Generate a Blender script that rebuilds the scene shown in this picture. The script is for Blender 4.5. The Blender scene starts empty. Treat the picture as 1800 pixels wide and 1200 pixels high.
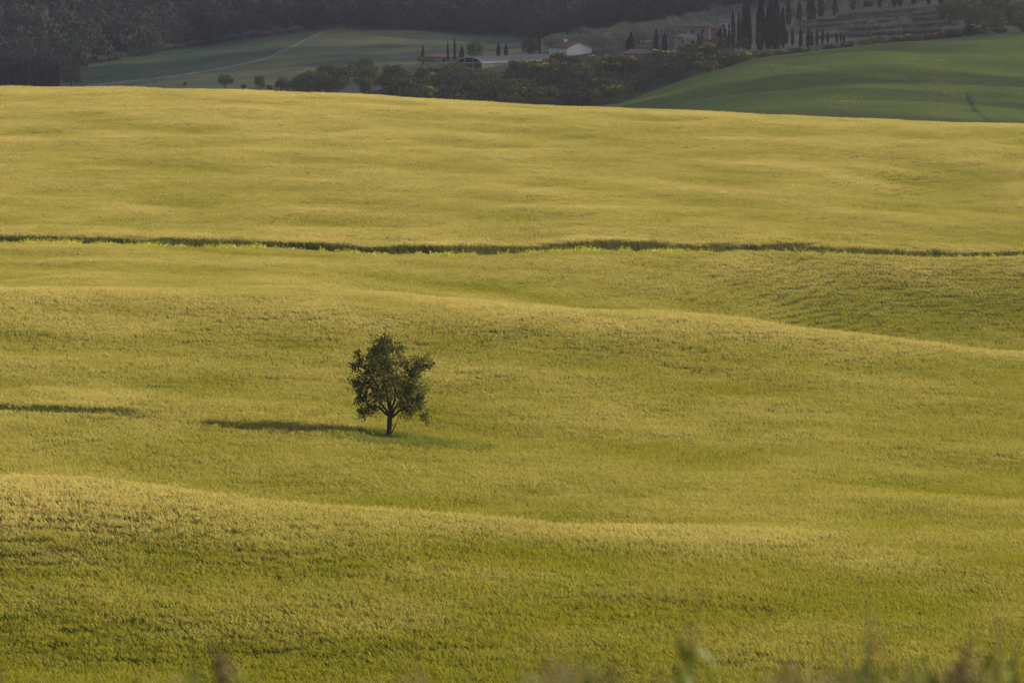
import bpy, math, random
import numpy as np
from mathutils import Vector, Matrix

random.seed(7)
RNG = np.random.default_rng(7)
R = math.radians
scene = bpy.context.scene
COL = scene.collection

# ------------------------------------------------------------------ camera
FPX = 9000.0                       # focal length in pixels of the 1800 px wide photo (180 mm on full frame)
PITCH = math.atan(750 / FPX)       # the camera looks slightly down across the valley
cam_d = bpy.data.cameras.new('camera')
cam = bpy.data.objects.new('camera', cam_d)
COL.objects.link(cam)
cam.location = (0, 0, 0)
cam.rotation_euler = (math.pi / 2 - PITCH, 0, 0)
cam_d.sensor_width = 36
cam_d.lens = 180
cam_d.clip_start = 0.5
cam_d.clip_end = 12000
cam_d.dof.use_dof = True
cam_d.dof.focus_distance = 330
cam_d.dof.aperture_fstop = 4.2
scene.camera = cam

# ------------------------------------------------------------------ sky and sun
SUN_EL, SUN_AZ = R(24.5), R(7)       # azimuth measured from +X (right) towards +Y (away)
to_sun = Vector((math.cos(SUN_EL) * math.cos(SUN_AZ), math.cos(SUN_EL) * math.sin(SUN_AZ), math.sin(SUN_EL)))
world = bpy.data.worlds.new('World')
scene.world = world
world.use_nodes = True
wn = world.node_tree
sky = wn.nodes.new('ShaderNodeTexSky')
sky.sky_type = 'NISHITA'
sky.sun_disc = False
sky.sun_elevation = SUN_EL
sky.sun_rotation = math.pi / 2 - SUN_AZ
sky.air_density = 1.2
sky.dust_density = 2.0
bg = wn.nodes['Background']
bg.inputs['Strength'].default_value = 0.05
wn.links.new(sky.outputs[0], bg.inputs['Color'])
sun_d = bpy.data.lights.new('sun', 'SUN')
sun_d.energy = 5.0
sun_d.angle = R(0.53)
sun_d.color = (1.0, 0.91, 0.72)
sun = bpy.data.objects.new('sun', sun_d)
COL.objects.link(sun)
sun.location = (300, 100, 300)
sun.rotation_euler = to_sun.to_track_quat('Z', 'Y').to_euler()

vs = scene.view_settings
vs.view_transform = 'Standard'
vs.look = 'None'
vs.exposure = 1.32
vs.gamma = 1.0
vs.use_curve_mapping = False
cy = scene.cycles
cy.max_bounces = 5
cy.diffuse_bounces = 2
cy.glossy_bounces = 2
cy.transmission_bounces = 4
cy.volume_bounces = 0
cy.transparent_max_bounces = 6
cy.use_denoising = True
cy.denoising_prefilter = 'NONE'

# ------------------------------------------------------------------ materials
def new_mat(name):
    m = bpy.data.materials.new(name)
    m.use_nodes = True
    nt = m.node_tree
    nt.nodes.clear()
    out = nt.nodes.new('ShaderNodeOutputMaterial')
    return m, nt, out

def node(nt, typ, **kw):
    n = nt.nodes.new(typ)
    for k, v in kw.items():
        setattr(n, k, v)
    return n

def noise_fac(nt, scale, detail=3.0, stretch=(1, 1, 1), coords='pos'):
    if coords == 'pos':
        g = node(nt, 'ShaderNodeNewGeometry').outputs['Position']
    else:
        g = node(nt, 'ShaderNodeTexCoord').outputs['Object']
    mp = node(nt, 'ShaderNodeMapping')
    mp.inputs['Scale'].default_value = stretch
    nt.links.new(g, mp.inputs['Vector'])
    n = node(nt, 'ShaderNodeTexNoise')
    n.inputs['Scale'].default_value = scale
    n.inputs['Detail'].default_value = detail
    nt.links.new(mp.outputs[0], n.inputs['Vector'])
    return n.outputs['Fac']

def mix_rgb(nt, fac, a, b, lo=0.3, hi=0.7):
    mr = node(nt, 'ShaderNodeMapRange')
    mr.inputs['From Min'].default_value = lo
    mr.inputs['From Max'].default_value = hi
    nt.links.new(fac, mr.inputs['Value'])
    mx = node(nt, 'ShaderNodeMix', data_type='RGBA')
    nt.links.new(mr.outputs[0], mx.inputs['Factor'])
    for sock, val in ((mx.inputs[6], a), (mx.inputs[7], b)):
        if hasattr(val, 'node'):
            nt.links.new(val, sock)
        else:
            sock.default_value = (*val, 1)
    return mx.outputs[2]

def leaf_mat(name, c1, c2, trans=0.3, rough=0.55, nscale=0.8, spec=0.3, c3=None, rand=True, tmul=1.3):
    """thin leaf: colour varies from piece to piece and place to place, some light passes through"""
    m, nt, out = new_mat(name)
    col = mix_rgb(nt, noise_fac(nt, nscale, 3), c1, c2)
    if rand:
        oi = node(nt, 'ShaderNodeObjectInfo')
        col = mix_rgb(nt, oi.outputs['Random'], col, c3 or c2, 0.0, 1.6)
    p = node(nt, 'ShaderNodeBsdfPrincipled')
    p.inputs['Roughness'].default_value = rough
    p.inputs['Specular IOR Level'].default_value = spec
    nt.links.new(col, p.inputs['Base Color'])
    t = node(nt, 'ShaderNodeBsdfTranslucent')
    tc = node(nt, 'ShaderNodeMix', data_type='RGBA', blend_type='MULTIPLY')
    tc.inputs['Factor'].default_value = 1
    nt.links.new(col, tc.inputs[6])
    tc.inputs[7].default_value = (tmul, tmul, tmul * 0.6, 1)
    nt.links.new(tc.outputs[2], t.inputs['Color'])
    mx = node(nt, 'ShaderNodeMixShader')
    mx.inputs[0].default_value = trans
    nt.links.new(p.outputs[0], mx.inputs[1])
    nt.links.new(t.outputs[0], mx.inputs[2])
    nt.links.new(mx.outputs[0], out.inputs[0])
    return m

def solid_mat(name, c1, c2, scale=1.0, rough=0.85, stretch=(1, 1, 1), bump=0.0, coords='obj', lo=0.3, hi=0.7):
    m, nt, out = new_mat(name)
    fac = noise_fac(nt, scale, 5, stretch, coords)
    col = mix_rgb(nt, fac, c1, c2, lo, hi)
    p = node(nt, 'ShaderNodeBsdfPrincipled')
    p.inputs['Roughness'].default_value = rough
    p.inputs['Specular IOR Level'].default_value = 0.2
    nt.links.new(col, p.inputs['Base Color'])
    if bump:
        b = node(nt, 'ShaderNodeBump')
        b.inputs['Strength'].default_value = bump
        nt.links.new(fac, b.inputs['Height'])
        nt.links.new(b.outputs[0], p.inputs['Normal'])
    nt.links.new(p.outputs[0], out.inputs[0])
    return m

def attr_ground_mat(name, attr, s1, s2):
    """land whose colour comes from the parcel it belongs to, broken up by two sizes of noise"""
    m, nt, out = new_mat(name)
    a = node(nt, 'ShaderNodeAttribute', attribute_name=attr)
    n1 = noise_fac(nt, s1, 6, (1, 1, 1))
    n2 = noise_fac(nt, s2, 4, (0.3, 1, 1))
    dark = node(nt, 'ShaderNodeMix', data_type='RGBA', blend_type='MULTIPLY')
    dark.inputs['Factor'].default_value = 1
    nt.links.new(a.outputs['Color'], dark.inputs[6])
    dark.inputs[7].default_value = (0.62, 0.66, 0.6, 1)
    lite = node(nt, 'ShaderNodeMix', data_type='RGBA', blend_type='MULTIPLY')
    lite.inputs['Factor'].default_value = 1
    nt.links.new(a.outputs['Color'], lite.inputs[6])
    lite.inputs[7].default_value = (1.35, 1.28, 1.15, 1)
    c = mix_rgb(nt, n1, dark.outputs[2], lite.outputs[2])
    c = mix_rgb(nt, n2, c, a.outputs['Color'], 0.35, 0.65)
    p = node(nt, 'ShaderNodeBsdfPrincipled')
    p.inputs['Roughness'].default_value = 0.95
    p.inputs['Specular IOR Level'].default_value = 0.05
    nt.links.new(c, p.inputs['Base Color'])
    b = node(nt, 'ShaderNodeBump')
    b.inputs['Strength'].default_value = 0.6
    b.inputs['Distance'].default_value = 0.6
    nt.links.new(noise_fac(nt, 0.7, 5), b.inputs['Height'])
    nt.links.new(b.outputs[0], p.inputs['Normal'])
    nt.links.new(p.outputs[0], out.inputs[0])
    return m

def ripe_light_mat(name, green, gold, trans, rough=0.6, spec=0.25):
    """cereal: ripeness plus painted crest light, stored on each planted patch, decides between green and gold"""
    m, nt, out = new_mat(name)
    a = node(nt, 'ShaderNodeAttribute', attribute_name='ripe_light', attribute_type='INSTANCER')
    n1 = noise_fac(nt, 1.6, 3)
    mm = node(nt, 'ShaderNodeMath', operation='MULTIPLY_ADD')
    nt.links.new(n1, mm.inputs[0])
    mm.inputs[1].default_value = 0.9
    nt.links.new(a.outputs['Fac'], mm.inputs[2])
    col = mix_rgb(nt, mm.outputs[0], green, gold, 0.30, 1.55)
    p = node(nt, 'ShaderNodeBsdfPrincipled')
    p.inputs['Roughness'].default_value = rough
    p.inputs['Specular IOR Level'].default_value = spec
    nt.links.new(col, p.inputs['Base Color'])
    t = node(nt, 'ShaderNodeBsdfTranslucent')
    nt.links.new(col, t.inputs['Color'])
    mx = node(nt, 'ShaderNodeMixShader')
    mx.inputs[0].default_value = trans
    nt.links.new(p.outputs[0], mx.inputs[1])
    nt.links.new(t.outputs[0], mx.inputs[2])
    nt.links.new(mx.outputs[0], out.inputs[0])
    return m

M = {}
M['soil'] = solid_mat('field_soil', (0.045, 0.042, 0.016), (0.075, 0.07, 0.028), 0.5, coords='pos')
M['ear'] = ripe_light_mat('wheat_ear', (0.31, 0.29, 0.013), (0.57, 0.48, 0.17), 0.4)
M['blade'] = ripe_light_mat('wheat_blade', (0.052, 0.074, 0.0015), (0.122, 0.116, 0.006), 0.35)
M['ditch'] = leaf_mat('ditch_grass', (0.065, 0.075, 0.010), (0.11, 0.115, 0.018), 0.3, nscale=0.6)
M['lush'] = leaf_mat('lush_grass', (0.06, 0.082, 0.003), (0.15, 0.165, 0.008), 0.35, nscale=1.3)
M['mustard'] = leaf_mat('yellow_flower', (0.46, 0.42, 0.03), (0.36, 0.35, 0.03), 0.3, nscale=0.4)
M['bark'] = solid_mat('bark', (0.018, 0.013, 0.010), (0.045, 0.033, 0.025), 7, 0.9, (1, 1, 0.25), 0.7)
M['treeleaf'] = leaf_mat('tree_leaf', (0.026, 0.033, 0.003), (0.078, 0.086, 0.006), 0.4, 0.6, 1.6, 0.1, rand=False)
M['farbark'] = solid_mat('far_bark', (0.03, 0.024, 0.02), (0.05, 0.04, 0.032), 2, 0.9)
M['cypress'] = leaf_mat('cypress_foliage', (0.014, 0.018, 0.012), (0.026, 0.030, 0.018), 0.08, 0.7, 0.5, 0.1)
M['forest'] = leaf_mat('forest_foliage', (0.028, 0.034, 0.026), (0.060, 0.066, 0.040), 0.12, 0.7, 0.04, 0.1, (0.13, 0.135, 0.08))
M['shrub'] = leaf_mat('shrub_foliage', (0.036, 0.046, 0.018), (0.075, 0.085, 0.030), 0.15, 0.7, 0.15, 0.15, (0.20, 0.19, 0.065))
M['broom'] = leaf_mat('broom_blossom', (0.62, 0.44, 0.03), (0.45, 0.36, 0.03), 0.25, 0.6, 0.5)
M['olive'] = leaf_mat('olive_foliage', (0.12, 0.13, 0.10), (0.20, 0.20, 0.16), 0.15, 0.6, 0.3, 0.2)
M['vine'] = leaf_mat('vine_foliage', (0.085, 0.082, 0.062), (0.13, 0.12, 0.09), 0.15, 0.7, 0.1, 0.1)
M['land'] = attr_ground_mat('valley_land', 'parcel', 0.05, 0.12)
M['verge_soil'] = solid_mat('verge_soil', (0.05, 0.04, 0.025), (0.09, 0.07, 0.04), 3, coords='pos')
M['dry'] = leaf_mat('dry_grass', (0.065, 0.046, 0.018), (0.15, 0.105, 0.045), 0.3, nscale=3)
M['vgreen'] = leaf_mat('verge_leaf', (0.05, 0.07, 0.008), (0.10, 0.12, 0.015), 0.35, nscale=3)
M['dock'] = leaf_mat('dock_seed', (0.055, 0.026, 0.018), (0.09, 0.045, 0.03), 0.2, nscale=20)
M['white_wall'] = solid_mat('white_plaster', (0.54, 0.53, 0.52), (0.64, 0.63, 0.62), 0.6)
M['pink_wall'] = solid_mat('pink_plaster', (0.30, 0.205, 0.175), (0.38, 0.27, 0.235), 0.5)
M['stone_wall'] = solid_mat('stone_wall', (0.24, 0.20, 0.17), (0.36, 0.31, 0.26), 1.5)
M['terracotta'] = solid_mat('terracotta', (0.15, 0.09, 0.075), (0.22, 0.14, 0.115), 2.5)
M['old_tile'] = solid_mat('old_tile', (0.15, 0.105, 0.09), (0.22, 0.16, 0.135), 1.8)
M['glass'] = solid_mat('dark_glass', (0.02, 0.022, 0.026), (0.03, 0.032, 0.04), 1, 0.15)
M['shutter'] = solid_mat('shutter', (0.05, 0.035, 0.03), (0.07, 0.05, 0.04), 4, 0.6)
M['sheet'] = solid_mat('grey_sheet_roof', (0.09, 0.09, 0.10), (0.14, 0.14, 0.15), 0.4, 0.5)
M['white_metal'] = solid_mat('white_metal', (0.30, 0.30, 0.31), (0.38, 0.38, 0.38), 1, 0.5)
M['poly'] = solid_mat('pale_film', (0.14, 0.135, 0.14), (0.20, 0.19, 0.20), 0.5, 0.4)
def cloud_mat():
    """thin cloud: white, scattering most of the light and letting a little straight through"""
    m, nt, out = new_mat('cloud')
    d = node(nt, 'ShaderNodeBsdfDiffuse'); d.inputs['Color'].default_value = (0.85, 0.85, 0.86, 1)
    t = node(nt, 'ShaderNodeBsdfTranslucent'); t.inputs['Color'].default_value = (0.85, 0.85, 0.86, 1)
    tr = node(nt, 'ShaderNodeBsdfTransparent')
    a = node(nt, 'ShaderNodeMixShader'); a.inputs[0].default_value = 0.35
    b = node(nt, 'ShaderNodeMixShader'); b.inputs[0].default_value = 0.44
    nt.links.new(d.outputs[0], a.inputs[1]); nt.links.new(t.outputs[0], a.inputs[2])
    nt.links.new(a.outputs[0], b.inputs[1]); nt.links.new(tr.outputs[0], b.inputs[2])
    nt.links.new(b.outputs[0], out.inputs[0])
    return m
M['cloud'] = cloud_mat()

# ------------------------------------------------------------------ tagging and mesh helpers
def tag(o, label=None, cat=None, group=None, kind=None):
    if label: o['label'] = label
    if cat: o['category'] = cat
    if group: o['group'] = group
    if kind: o['kind'] = kind
    return o

def link_mesh(name, me, parent=None, mats=()):
    for m in mats:
        me.materials.append(m)
    o = bpy.data.objects.new(name, me)
    COL.objects.link(o)
    if parent is not None:
        o.parent = parent
    return o

def empty(name, loc, rz=0.0):
    o = bpy.data.objects.new(name, None)
    o.empty_display_size = 0.5
    o.location = loc
    o.rotation_euler = (0, 0, rz)
    COL.objects.link(o)
    return o

def np_mesh(name, verts, faces, matidx=None, smooth=False):
    """verts (n,3), faces (m,k) with one k"""
    me = bpy.data.meshes.new(name)
    verts = np.ascontiguousarray(verts, dtype=np.float32)
    faces = np.ascontiguousarray(faces, dtype=np.int32)
    n, m, k = len(verts), len(faces), faces.shape[1]
    me.vertices.add(n)
    me.vertices.foreach_set('co', verts.ravel())
    me.loops.add(m * k)
    me.loops.foreach_set('vertex_index', faces.ravel())
    me.polygons.add(m)
    me.polygons.foreach_set('loop_start', np.arange(0, m * k, k, dtype=np.int32))
    me.polygons.foreach_set('loop_total', np.full(m, k, dtype=np.int32))
    if matidx is not None:
        me.polygons.foreach_set('material_index', np.ascontiguousarray(matidx, dtype=np.int32))
    if smooth:
        me.polygons.foreach_set('use_smooth', np.ones(m, dtype=bool))
    me.update(calc_edges=True)
    return me

def surf_quads(centers, normals, length, width, rng, jit=0.45):
    n = len(centers)
    nn = normals + rng.normal(size=(n, 3)) * jit
    nn /= np.linalg.norm(nn, axis=1, keepdims=True) + 1e-9
    d = np.cross(nn, rng.normal(size=(n, 3)))
    d /= np.linalg.norm(d, axis=1, keepdims=True) + 1e-9
    s = np.cross(nn, d)
    L = (length * rng.uniform(0.6, 1.35, n))[:, None]
    W = (width * rng.uniform(0.6, 1.35, n))[:, None]
    v = np.stack([centers - d * L * .5, centers + s * W * .5, centers + d * L * .5, centers - s * W * .5], 1).reshape(-1, 3)
    return v, np.arange(4 * n).reshape(n, 4)

def leaf_quads(centers, length, width, rng, flat=0.0, up=None):
    """rhombus leaves with random directions: returns verts (4n,3), faces (n,4)"""
    n = len(centers)
    d = rng.normal(size=(n, 3))
    if up is not None:
        d = d * (1 - up[1]) + np.array(up[0]) * up[1] * 2
    d[:, 2] *= (1 - flat)
    d /= np.linalg.norm(d, axis=1, keepdims=True) + 1e-9
    r = rng.normal(size=(n, 3))
    s = np.cross(d, r)
    s /= np.linalg.norm(s, axis=1, keepdims=True) + 1e-9
    L = (length * rng.uniform(0.65, 1.3, n))[:, None]
    W = (width * rng.uniform(0.65, 1.3, n))[:, None]
    a = centers - d * L * 0.5
    b = centers + s * W * 0.5 + d * L * 0.05
    c = centers + d * L * 0.5
    e = centers - s * W * 0.5 + d * L * 0.05
    v = np.stack([a, b, c, e], 1).reshape(-1, 3)
    f = np.arange(4 * n).reshape(n, 4)
    return v, f

class Tubes:
    """collects tapered tubes as quads"""
    def __init__(self, sides=7):
        self.v, self.f, self.s = [], [], sides
    def add(self, pts, radii, sides=None):
        s = sides or self.s
        pts = [Vector(p) for p in pts]
        base = len(self.v)
        prev = None
        for i, p in enumerate(pts):
            t = (pts[min(i + 1, len(pts) - 1)] - pts[max(i - 1, 0)]).normalized()
            ref = prev if prev is not None else (Vector((1, 0, 0)) if abs(t.x) < 0.8 else Vector((0, 1, 0)))
            a = (ref - t * ref.dot(t)).normalized()
            prev = a
            b = t.cross(a)
            for k in range(s):
                an = 2 * math.pi * k / s
                self.v.append(p + (a * math.cos(an) + b * math.sin(an)) * radii[i])
        for i in range(len(pts) - 1):
            for k in range(s):
                self.f.append((base + i * s + k, base + i * s + (k + 1) % s, base + (i + 1) * s + (k + 1) % s, base + (i + 1) * s + k))
        c = len(self.v)                      # closed tip
        self.v.append(pts[-1] + (pts[-1] - pts[-2]).normalized() * radii[-1])
        for k in range(s):
            self.f.append((base + (len(pts) - 1) * s + k, base + (len(pts) - 1) * s + (k + 1) % s, c))
    def mesh(self, name):
        me = bpy.data.meshes.new(name)
        me.from_pydata([tuple(v) for v in self.v], [], self.f)
        me.polygons.foreach_set('use_smooth', np.ones(len(me.polygons), dtype=bool))
        me.update()
        return me

def curve_pts(a, b, sag, n, wob, rnd):
    a, b = Vector(a), Vector(b)
    out = []
    for i in range(n + 1):
        t = i / n
        p = a.lerp(b, t) + Vector(sag) * (4 * t * (1 - t))
        if 0 < i < n:
            p += Vector((rnd.uniform(-wob, wob), rnd.uniform(-wob, wob), rnd.uniform(-wob, wob)))
        out.append(p)
    return out

def boxes_mesh(name, boxes):
    v, f = [], []
    for (x0, x1, y0, y1, z0, z1) in boxes:
        b = len(v)
        v += [(x0, y0, z0), (x1, y0, z0), (x1, y1, z0), (x0, y1, z0), (x0, y0, z1), (x1, y0, z1), (x1, y1, z1), (x0, y1, z1)]
        f += [(b, b + 3, b + 2, b + 1), (b + 4, b + 5, b + 6, b + 7), (b, b + 1, b + 5, b + 4), (b + 1, b + 2, b + 6, b + 5), (b + 2, b + 3, b + 7, b + 6), (b + 3, b, b + 4, b + 7)]
    me = bpy.data.meshes.new(name)
    me.from_pydata(v, [], f)
    me.update()
    return me

def pyd(name, v, f):
    me = bpy.data.meshes.new(name)
    me.from_pydata(v, [], f)
    me.update()
    return me

# sum-of-sines noise, cheap and smooth
def make_noise(seed, wl, n=14, spread=2.2):
    r = np.random.default_rng(seed)
    k = 2 * np.pi / (wl * np.exp(r.uniform(-math.log(spread), math.log(spread), n)))
    a = r.uniform(0, 2 * np.pi, n)
    ph = r.uniform(0, 2 * np.pi, n)
    def f(x, y):
        s = 0
        for i in range(n):
            s = s + np.sin(k[i] * (x * np.cos(a[i]) + y * np.sin(a[i])) + ph[i])
        return s / math.sqrt(n / 2)
    return f

# ------------------------------------------------------------------ the lie of the land
# Terrain sections running away from the viewer (bearing given as a column, height as a sight line),
# turned into one height field h(x, y).
def v2h(v, D):
    return -D * np.tan(PITCH + np.arctan((np.asarray(v, float) - 600) / FPX))
def h2v(h, D):
    return 600 + FPX * np.tan(np.arctan2(-np.asarray(h, float), D) - PITCH)
CP = math.cos(PITCH)
def px2u(px):
    return (np.asarray(px, float) - 900) / FPX / CP
def u2px(u):
    return 900 + np.asarray(u) * FPX * CP

CROP = 0.72
near_cols = [0, 450, 900, 1350, 1800]
near = {
 0:    [(204,1200),(221,1030),(242,838),(254,872),(268,838),(300,717),(330,620),(358,520),(385,495),(415,458),(440,424),(510,312),(565,240),(640,158)],
 450:  [(203,1200),(220,1050),(242,886),(255,905),(270,876),(300,750),(330,640),(360,518),(385,505),(418,466),(446,435),(512,325),(565,248),(638,163)],
 900:  [(201,1200),(219,1060),(242,932),(256,928),(275,870),(300,787),(335,655),(362,537),(384,566),(412,525),(450,444),(515,330),(562,269),(632,189)],
 1350: [(200,1200),(218,1075),(240,962),(257,918),(280,856),(303,792),(338,675),(368,569),(395,628),(428,548),(460,441),(520,342),(562,287),(630,208)],
 1800: [(202,1200),(219,1085),(240,995),(258,935),(285,868),(308,808),(342,708),(374,626),(402,700),(435,618),(478,449),(525,365),(565,308),(632,225)],
}
far_D = [700, 800, 900, 1000, 1100, 1150, 1200, 1300, 1400, 1500, 1700, 1900, 2100, 2600, 3700]
far_cols = [0, 300, 550, 900, 1050, 1300, 1550, 1800]
far = {
 0:    [190,235,260,260,245,235,225,205,190,178,155, 95,  0,-190,-330],
 300:  [190,235,260,260,245,235,225,205,185,165,125, 90,  5,-190,-330],
 550:  [195,240,260,255,240,230,218,195,172,150,105, 62,-20,-190,-330],
 900:  [215,250,255,240,215,200,185,150,118,105, 85, 72,-10,-190,-330],
 1050: [220,235,222,200,192,190,178,135,103, 92, 65, 48,-30,-200,-330],
 1300: [225,205,175,142,113,115,112, 95, 80, 66, 38, 15,-50,-200,-330],
 1550: [230,200,165,125, 90, 82, 86, 72, 48, 25,-10,-35,-90,-220,-340],
 1800: [245,215,180,130, 80, 58, 62, 40,  0,-30,-65,-90,-130,-240,-340],
}
def pchip(x, y, xi):
    x, y = np.asarray(x, float), np.asarray(y, float)
    hgt = np.diff(x); dl = np.diff(y) / hgt
    d = np.zeros_like(y)
    for i in range(1, len(x) - 1):
        if dl[i - 1] * dl[i] > 0:
            w1, w2 = 2 * hgt[i] + hgt[i - 1], hgt[i] + 2 * hgt[i - 1]
            d[i] = (w1 + w2) / (w1 / dl[i - 1] + w2 / dl[i])
    d[0], d[-1] = dl[0], dl[-1]
    j = np.clip(np.searchsorted(x, xi) - 1, 0, len(x) - 2)
    t = (xi - x[j]) / hgt[j]
    t2, t3 = t * t, t * t * t
    return (2*t3 - 3*t2 + 1) * y[j] + (t3 - 2*t2 + t) * hgt[j] * d[j] + (-2*t3 + 3*t2) * y[j + 1] + (t3 - t2) * hgt[j] * d[j + 1]

GD = np.concatenate([np.arange(0, 160, 4.0), np.arange(160, 700, 2.0), np.arange(700, 2200, 6.0), np.arange(2200, 3701, 25.0)])
GPX = np.arange(-750, 2551, 25.0)
def cross(cols, rows, px):          # interpolate knot values across bearings, easing out beyond the ends
    a = np.array([rows[c] for c in cols], float)
    pxc = np.clip(px, cols[0] - 200, cols[-1] + 200)
    return np.stack([pchip([cols[0] - 201] + list(cols) + [cols[-1] + 201],
                           np.concatenate([[a[0, k] * 1.15 - a[1, k] * 0.15], a[:, k], [a[-1, k] * 1.15 - a[-2, k] * 0.15]]), pxc)
                     for k in range(a.shape[1])], 1)
nD = cross(near_cols, {c: [p[0] for p in near[c]] for c in near_cols}, GPX)
nV = cross(near_cols, {c: [p[1] for p in near[c]] for c in near_cols}, GPX)
fV = cross(far_cols, far, GPX)
GH = np.zeros((len(GPX), len(GD)))
for i in range(len(GPX)):
    D = np.concatenate([[0, 8, 19, 25, 60, 110, 160], nD[i], far_D])
    H = np.concatenate([[-1.75, -2.1, -2.99, -4.2, -13.0, -23.0, -30.0],
                        v2h(nV[i], nD[i]) - CROP, v2h(fV[i], np.array(far_D))])
    GH[i] = pchip(D, H, GD)
# rounding: a light blur along and across, none on the verge
def blur(a, k, axis):
    ker = np.exp(-0.5 * (np.arange(-3 * k, 3 * k + 1) / k) ** 2); ker /= ker.sum()
    pad = [(0, 0), (0, 0)]; pad[axis] = (3 * k, 3 * k)
    b = np.pad(a, pad, mode='edge')
    return np.apply_along_axis(lambda r: np.convolve(r, ker, mode='valid'), axis, b)
GB = blur(GH, 2, 0)
wd = np.clip((GD - 150) / 40, 0, 1)[None]
GH = GH * (1 - wd) + GB * wd
lump = make_noise(11, 30); lump2 = make_noise(12, 11); lumpfar = make_noise(13, 60)

def h_raw(x, y):
    x = np.asarray(x, float); y = np.asarray(y, float)
    ys = np.maximum(y, 6.0)
    px = np.clip(u2px(x / ys), GPX[0], GPX[-1] - 1e-3)
    d = np.clip(y, 0, GD[-1] - 1e-3)
    i = np.clip(((px - GPX[0]) / 25.0).astype(int), 0, len(GPX) - 2)
    j = np.clip(np.searchsorted(GD, d, side='right') - 1, 0, len(GD) - 2)
    a = (px - GPX[i]) / 25.0
    b = (d - GD[j]) / (GD[j + 1] - GD[j])
    return (GH[i, j] * (1 - a) + GH[i + 1, j] * a) * (1 - b) + (GH[i, j + 1] * (1 - a) + GH[i + 1, j + 1] * a) * b

# the line of the ditch between the two wheat fields (column, distance)
DITCH = [(-700, 434), (0, 440), (240, 443), (480, 447), (760, 447), (900, 450), (1050, 455), (1200, 458), (1400, 463), (1800, 478), (2500, 500)]
RUT = [(-400, 299.5), (0, 300.5), (120, 300.0), (245, 301.5)]
def line_d(line, px):
    return pchip([p[0] for p in line], [p[1] for p in line], np.clip(px, line[0][0], line[-1][0]))

TREE_XY = (float(px2u(681)) * 300.5, 300.5)
bankn = make_noise(14, 7, 12, 3)
def H(x, y):
    x = np.asarray(x, float); y = np.asarray(y, float)
    h = h_raw(x, y)
    w = np.clip((y - 175) / 30, 0, 1)
    wf = np.clip((y - 700) / 200, 0, 1)
    h = h + w * (0.10 * lump(x, y) + 0.03 * lump2(x, y)) + wf * 0.5 * lumpfar(x, y)
    px = u2px(x / np.maximum(y, 6))
    # hollows that fall away from the sun on the right of the far field
    h = h - 1.3 * np.exp(-((px - 1660) / 110) ** 2 - ((y - 545) / 26) ** 2)
    h = h - 0.8 * np.exp(-((px - 1500) / 160) ** 2 - ((y - 432) / 20) ** 2)
    # the upper field ends in a low bank along the ditch
    q = y - line_d(DITCH, px)
    bank = np.interp(px, [-700, 0, 1000, 1500, 1800, 2500], [0.7, 0.7, 0.7, 0.45, 0.22, 0.22]) * (0.92 + 0.14 * bankn(x, y * 0))
    h = h + bank / (1 + np.exp(-np.clip(q / 0.22, -40, 40))) * np.exp(-np.maximum(q, 0) / 30)
    h = h - 0.25 * np.exp(-((q + 1.0) / 0.9) ** 2)
    q = y - line_d(RUT, px)                                       # a shorter step left of the tree
    bank = 0.28 * np.clip((262 - px) / 60, 0, 1)
    h = h + bank / (1 + np.exp(-np.clip(q / 0.3, -40, 40))) * np.exp(-np.maximum(q, 0) / 12)
    h = h + 0.25 * np.exp(-(((x - TREE_XY[0]) / 2.6) ** 2 + ((y - TREE_XY[1]) / 2.0) ** 2))
    return h

def P(px, D):                        # a point of the ground on bearing px, D metres away
    x = float(px2u(px)) * D
    return Vector((x, D, float(H(x, D))))

def ground_at(px, v, d0, d1):
    """distance at which the ground on this bearing is seen at sight line v"""
    ds = np.linspace(d0, d1, 240)
    x = px2u(px) * ds
    vv = h2v(H(x, ds), ds)
    k = int(np.argmin(np.abs(vv - v)))
    return float(ds[k])

# ------------------------------------------------------------------ ground sheets
def sheet(name, ys, halfw, nx, mats, colour=None, pick=None):
    ys = np.asarray(ys, float)
    s = np.linspace(-1, 1, nx)
    X = np.stack([s * halfw(y) for y in ys])
    Y = np.repeat(ys[:, None], nx, 1)
    Z = H(X, Y)
    idx = np.arange(len(ys) * nx).reshape(len(ys), nx)
    f = np.stack([idx[:-1, :-1], idx[:-1, 1:], idx[1:, 1:], idx[1:, :-1]], -1).reshape(-1, 4)
    me = np_mesh(name, np.stack([X, Y, Z], -1).reshape(-1, 3), f, None, True)
    if pick is not None:
        cx = X[:-1, :-1].ravel(); cy_ = Y[:-1, :-1].ravel()
        me.polygons.foreach_set('material_index', pick(cx, cy_).astype(np.int32))
    if colour is not None:
        at = me.color_attributes.new('parcel', 'FLOAT_COLOR', 'POINT')
        c = colour(X.ravel(), Y.ravel(), Z.ravel())
        at.data.foreach_set('color', np.concatenate([c, np.ones((len(c), 1))], 1).astype(np.float32).ravel())
    o = link_mesh(name, me, None, mats)
    o['kind'] = 'structure'
    return o

HW = lambda y: max(60.0, 0.175 * y)
field = sheet('wheat_field_ground', np.concatenate([np.arange(-40, 40, 2.0), np.arange(40, 180, 4.0), np.arange(180, 700.1, 1.3)]),
              HW, 260, [M['verge_soil'], M['soil']], pick=lambda x, y: (y > 60))

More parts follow.
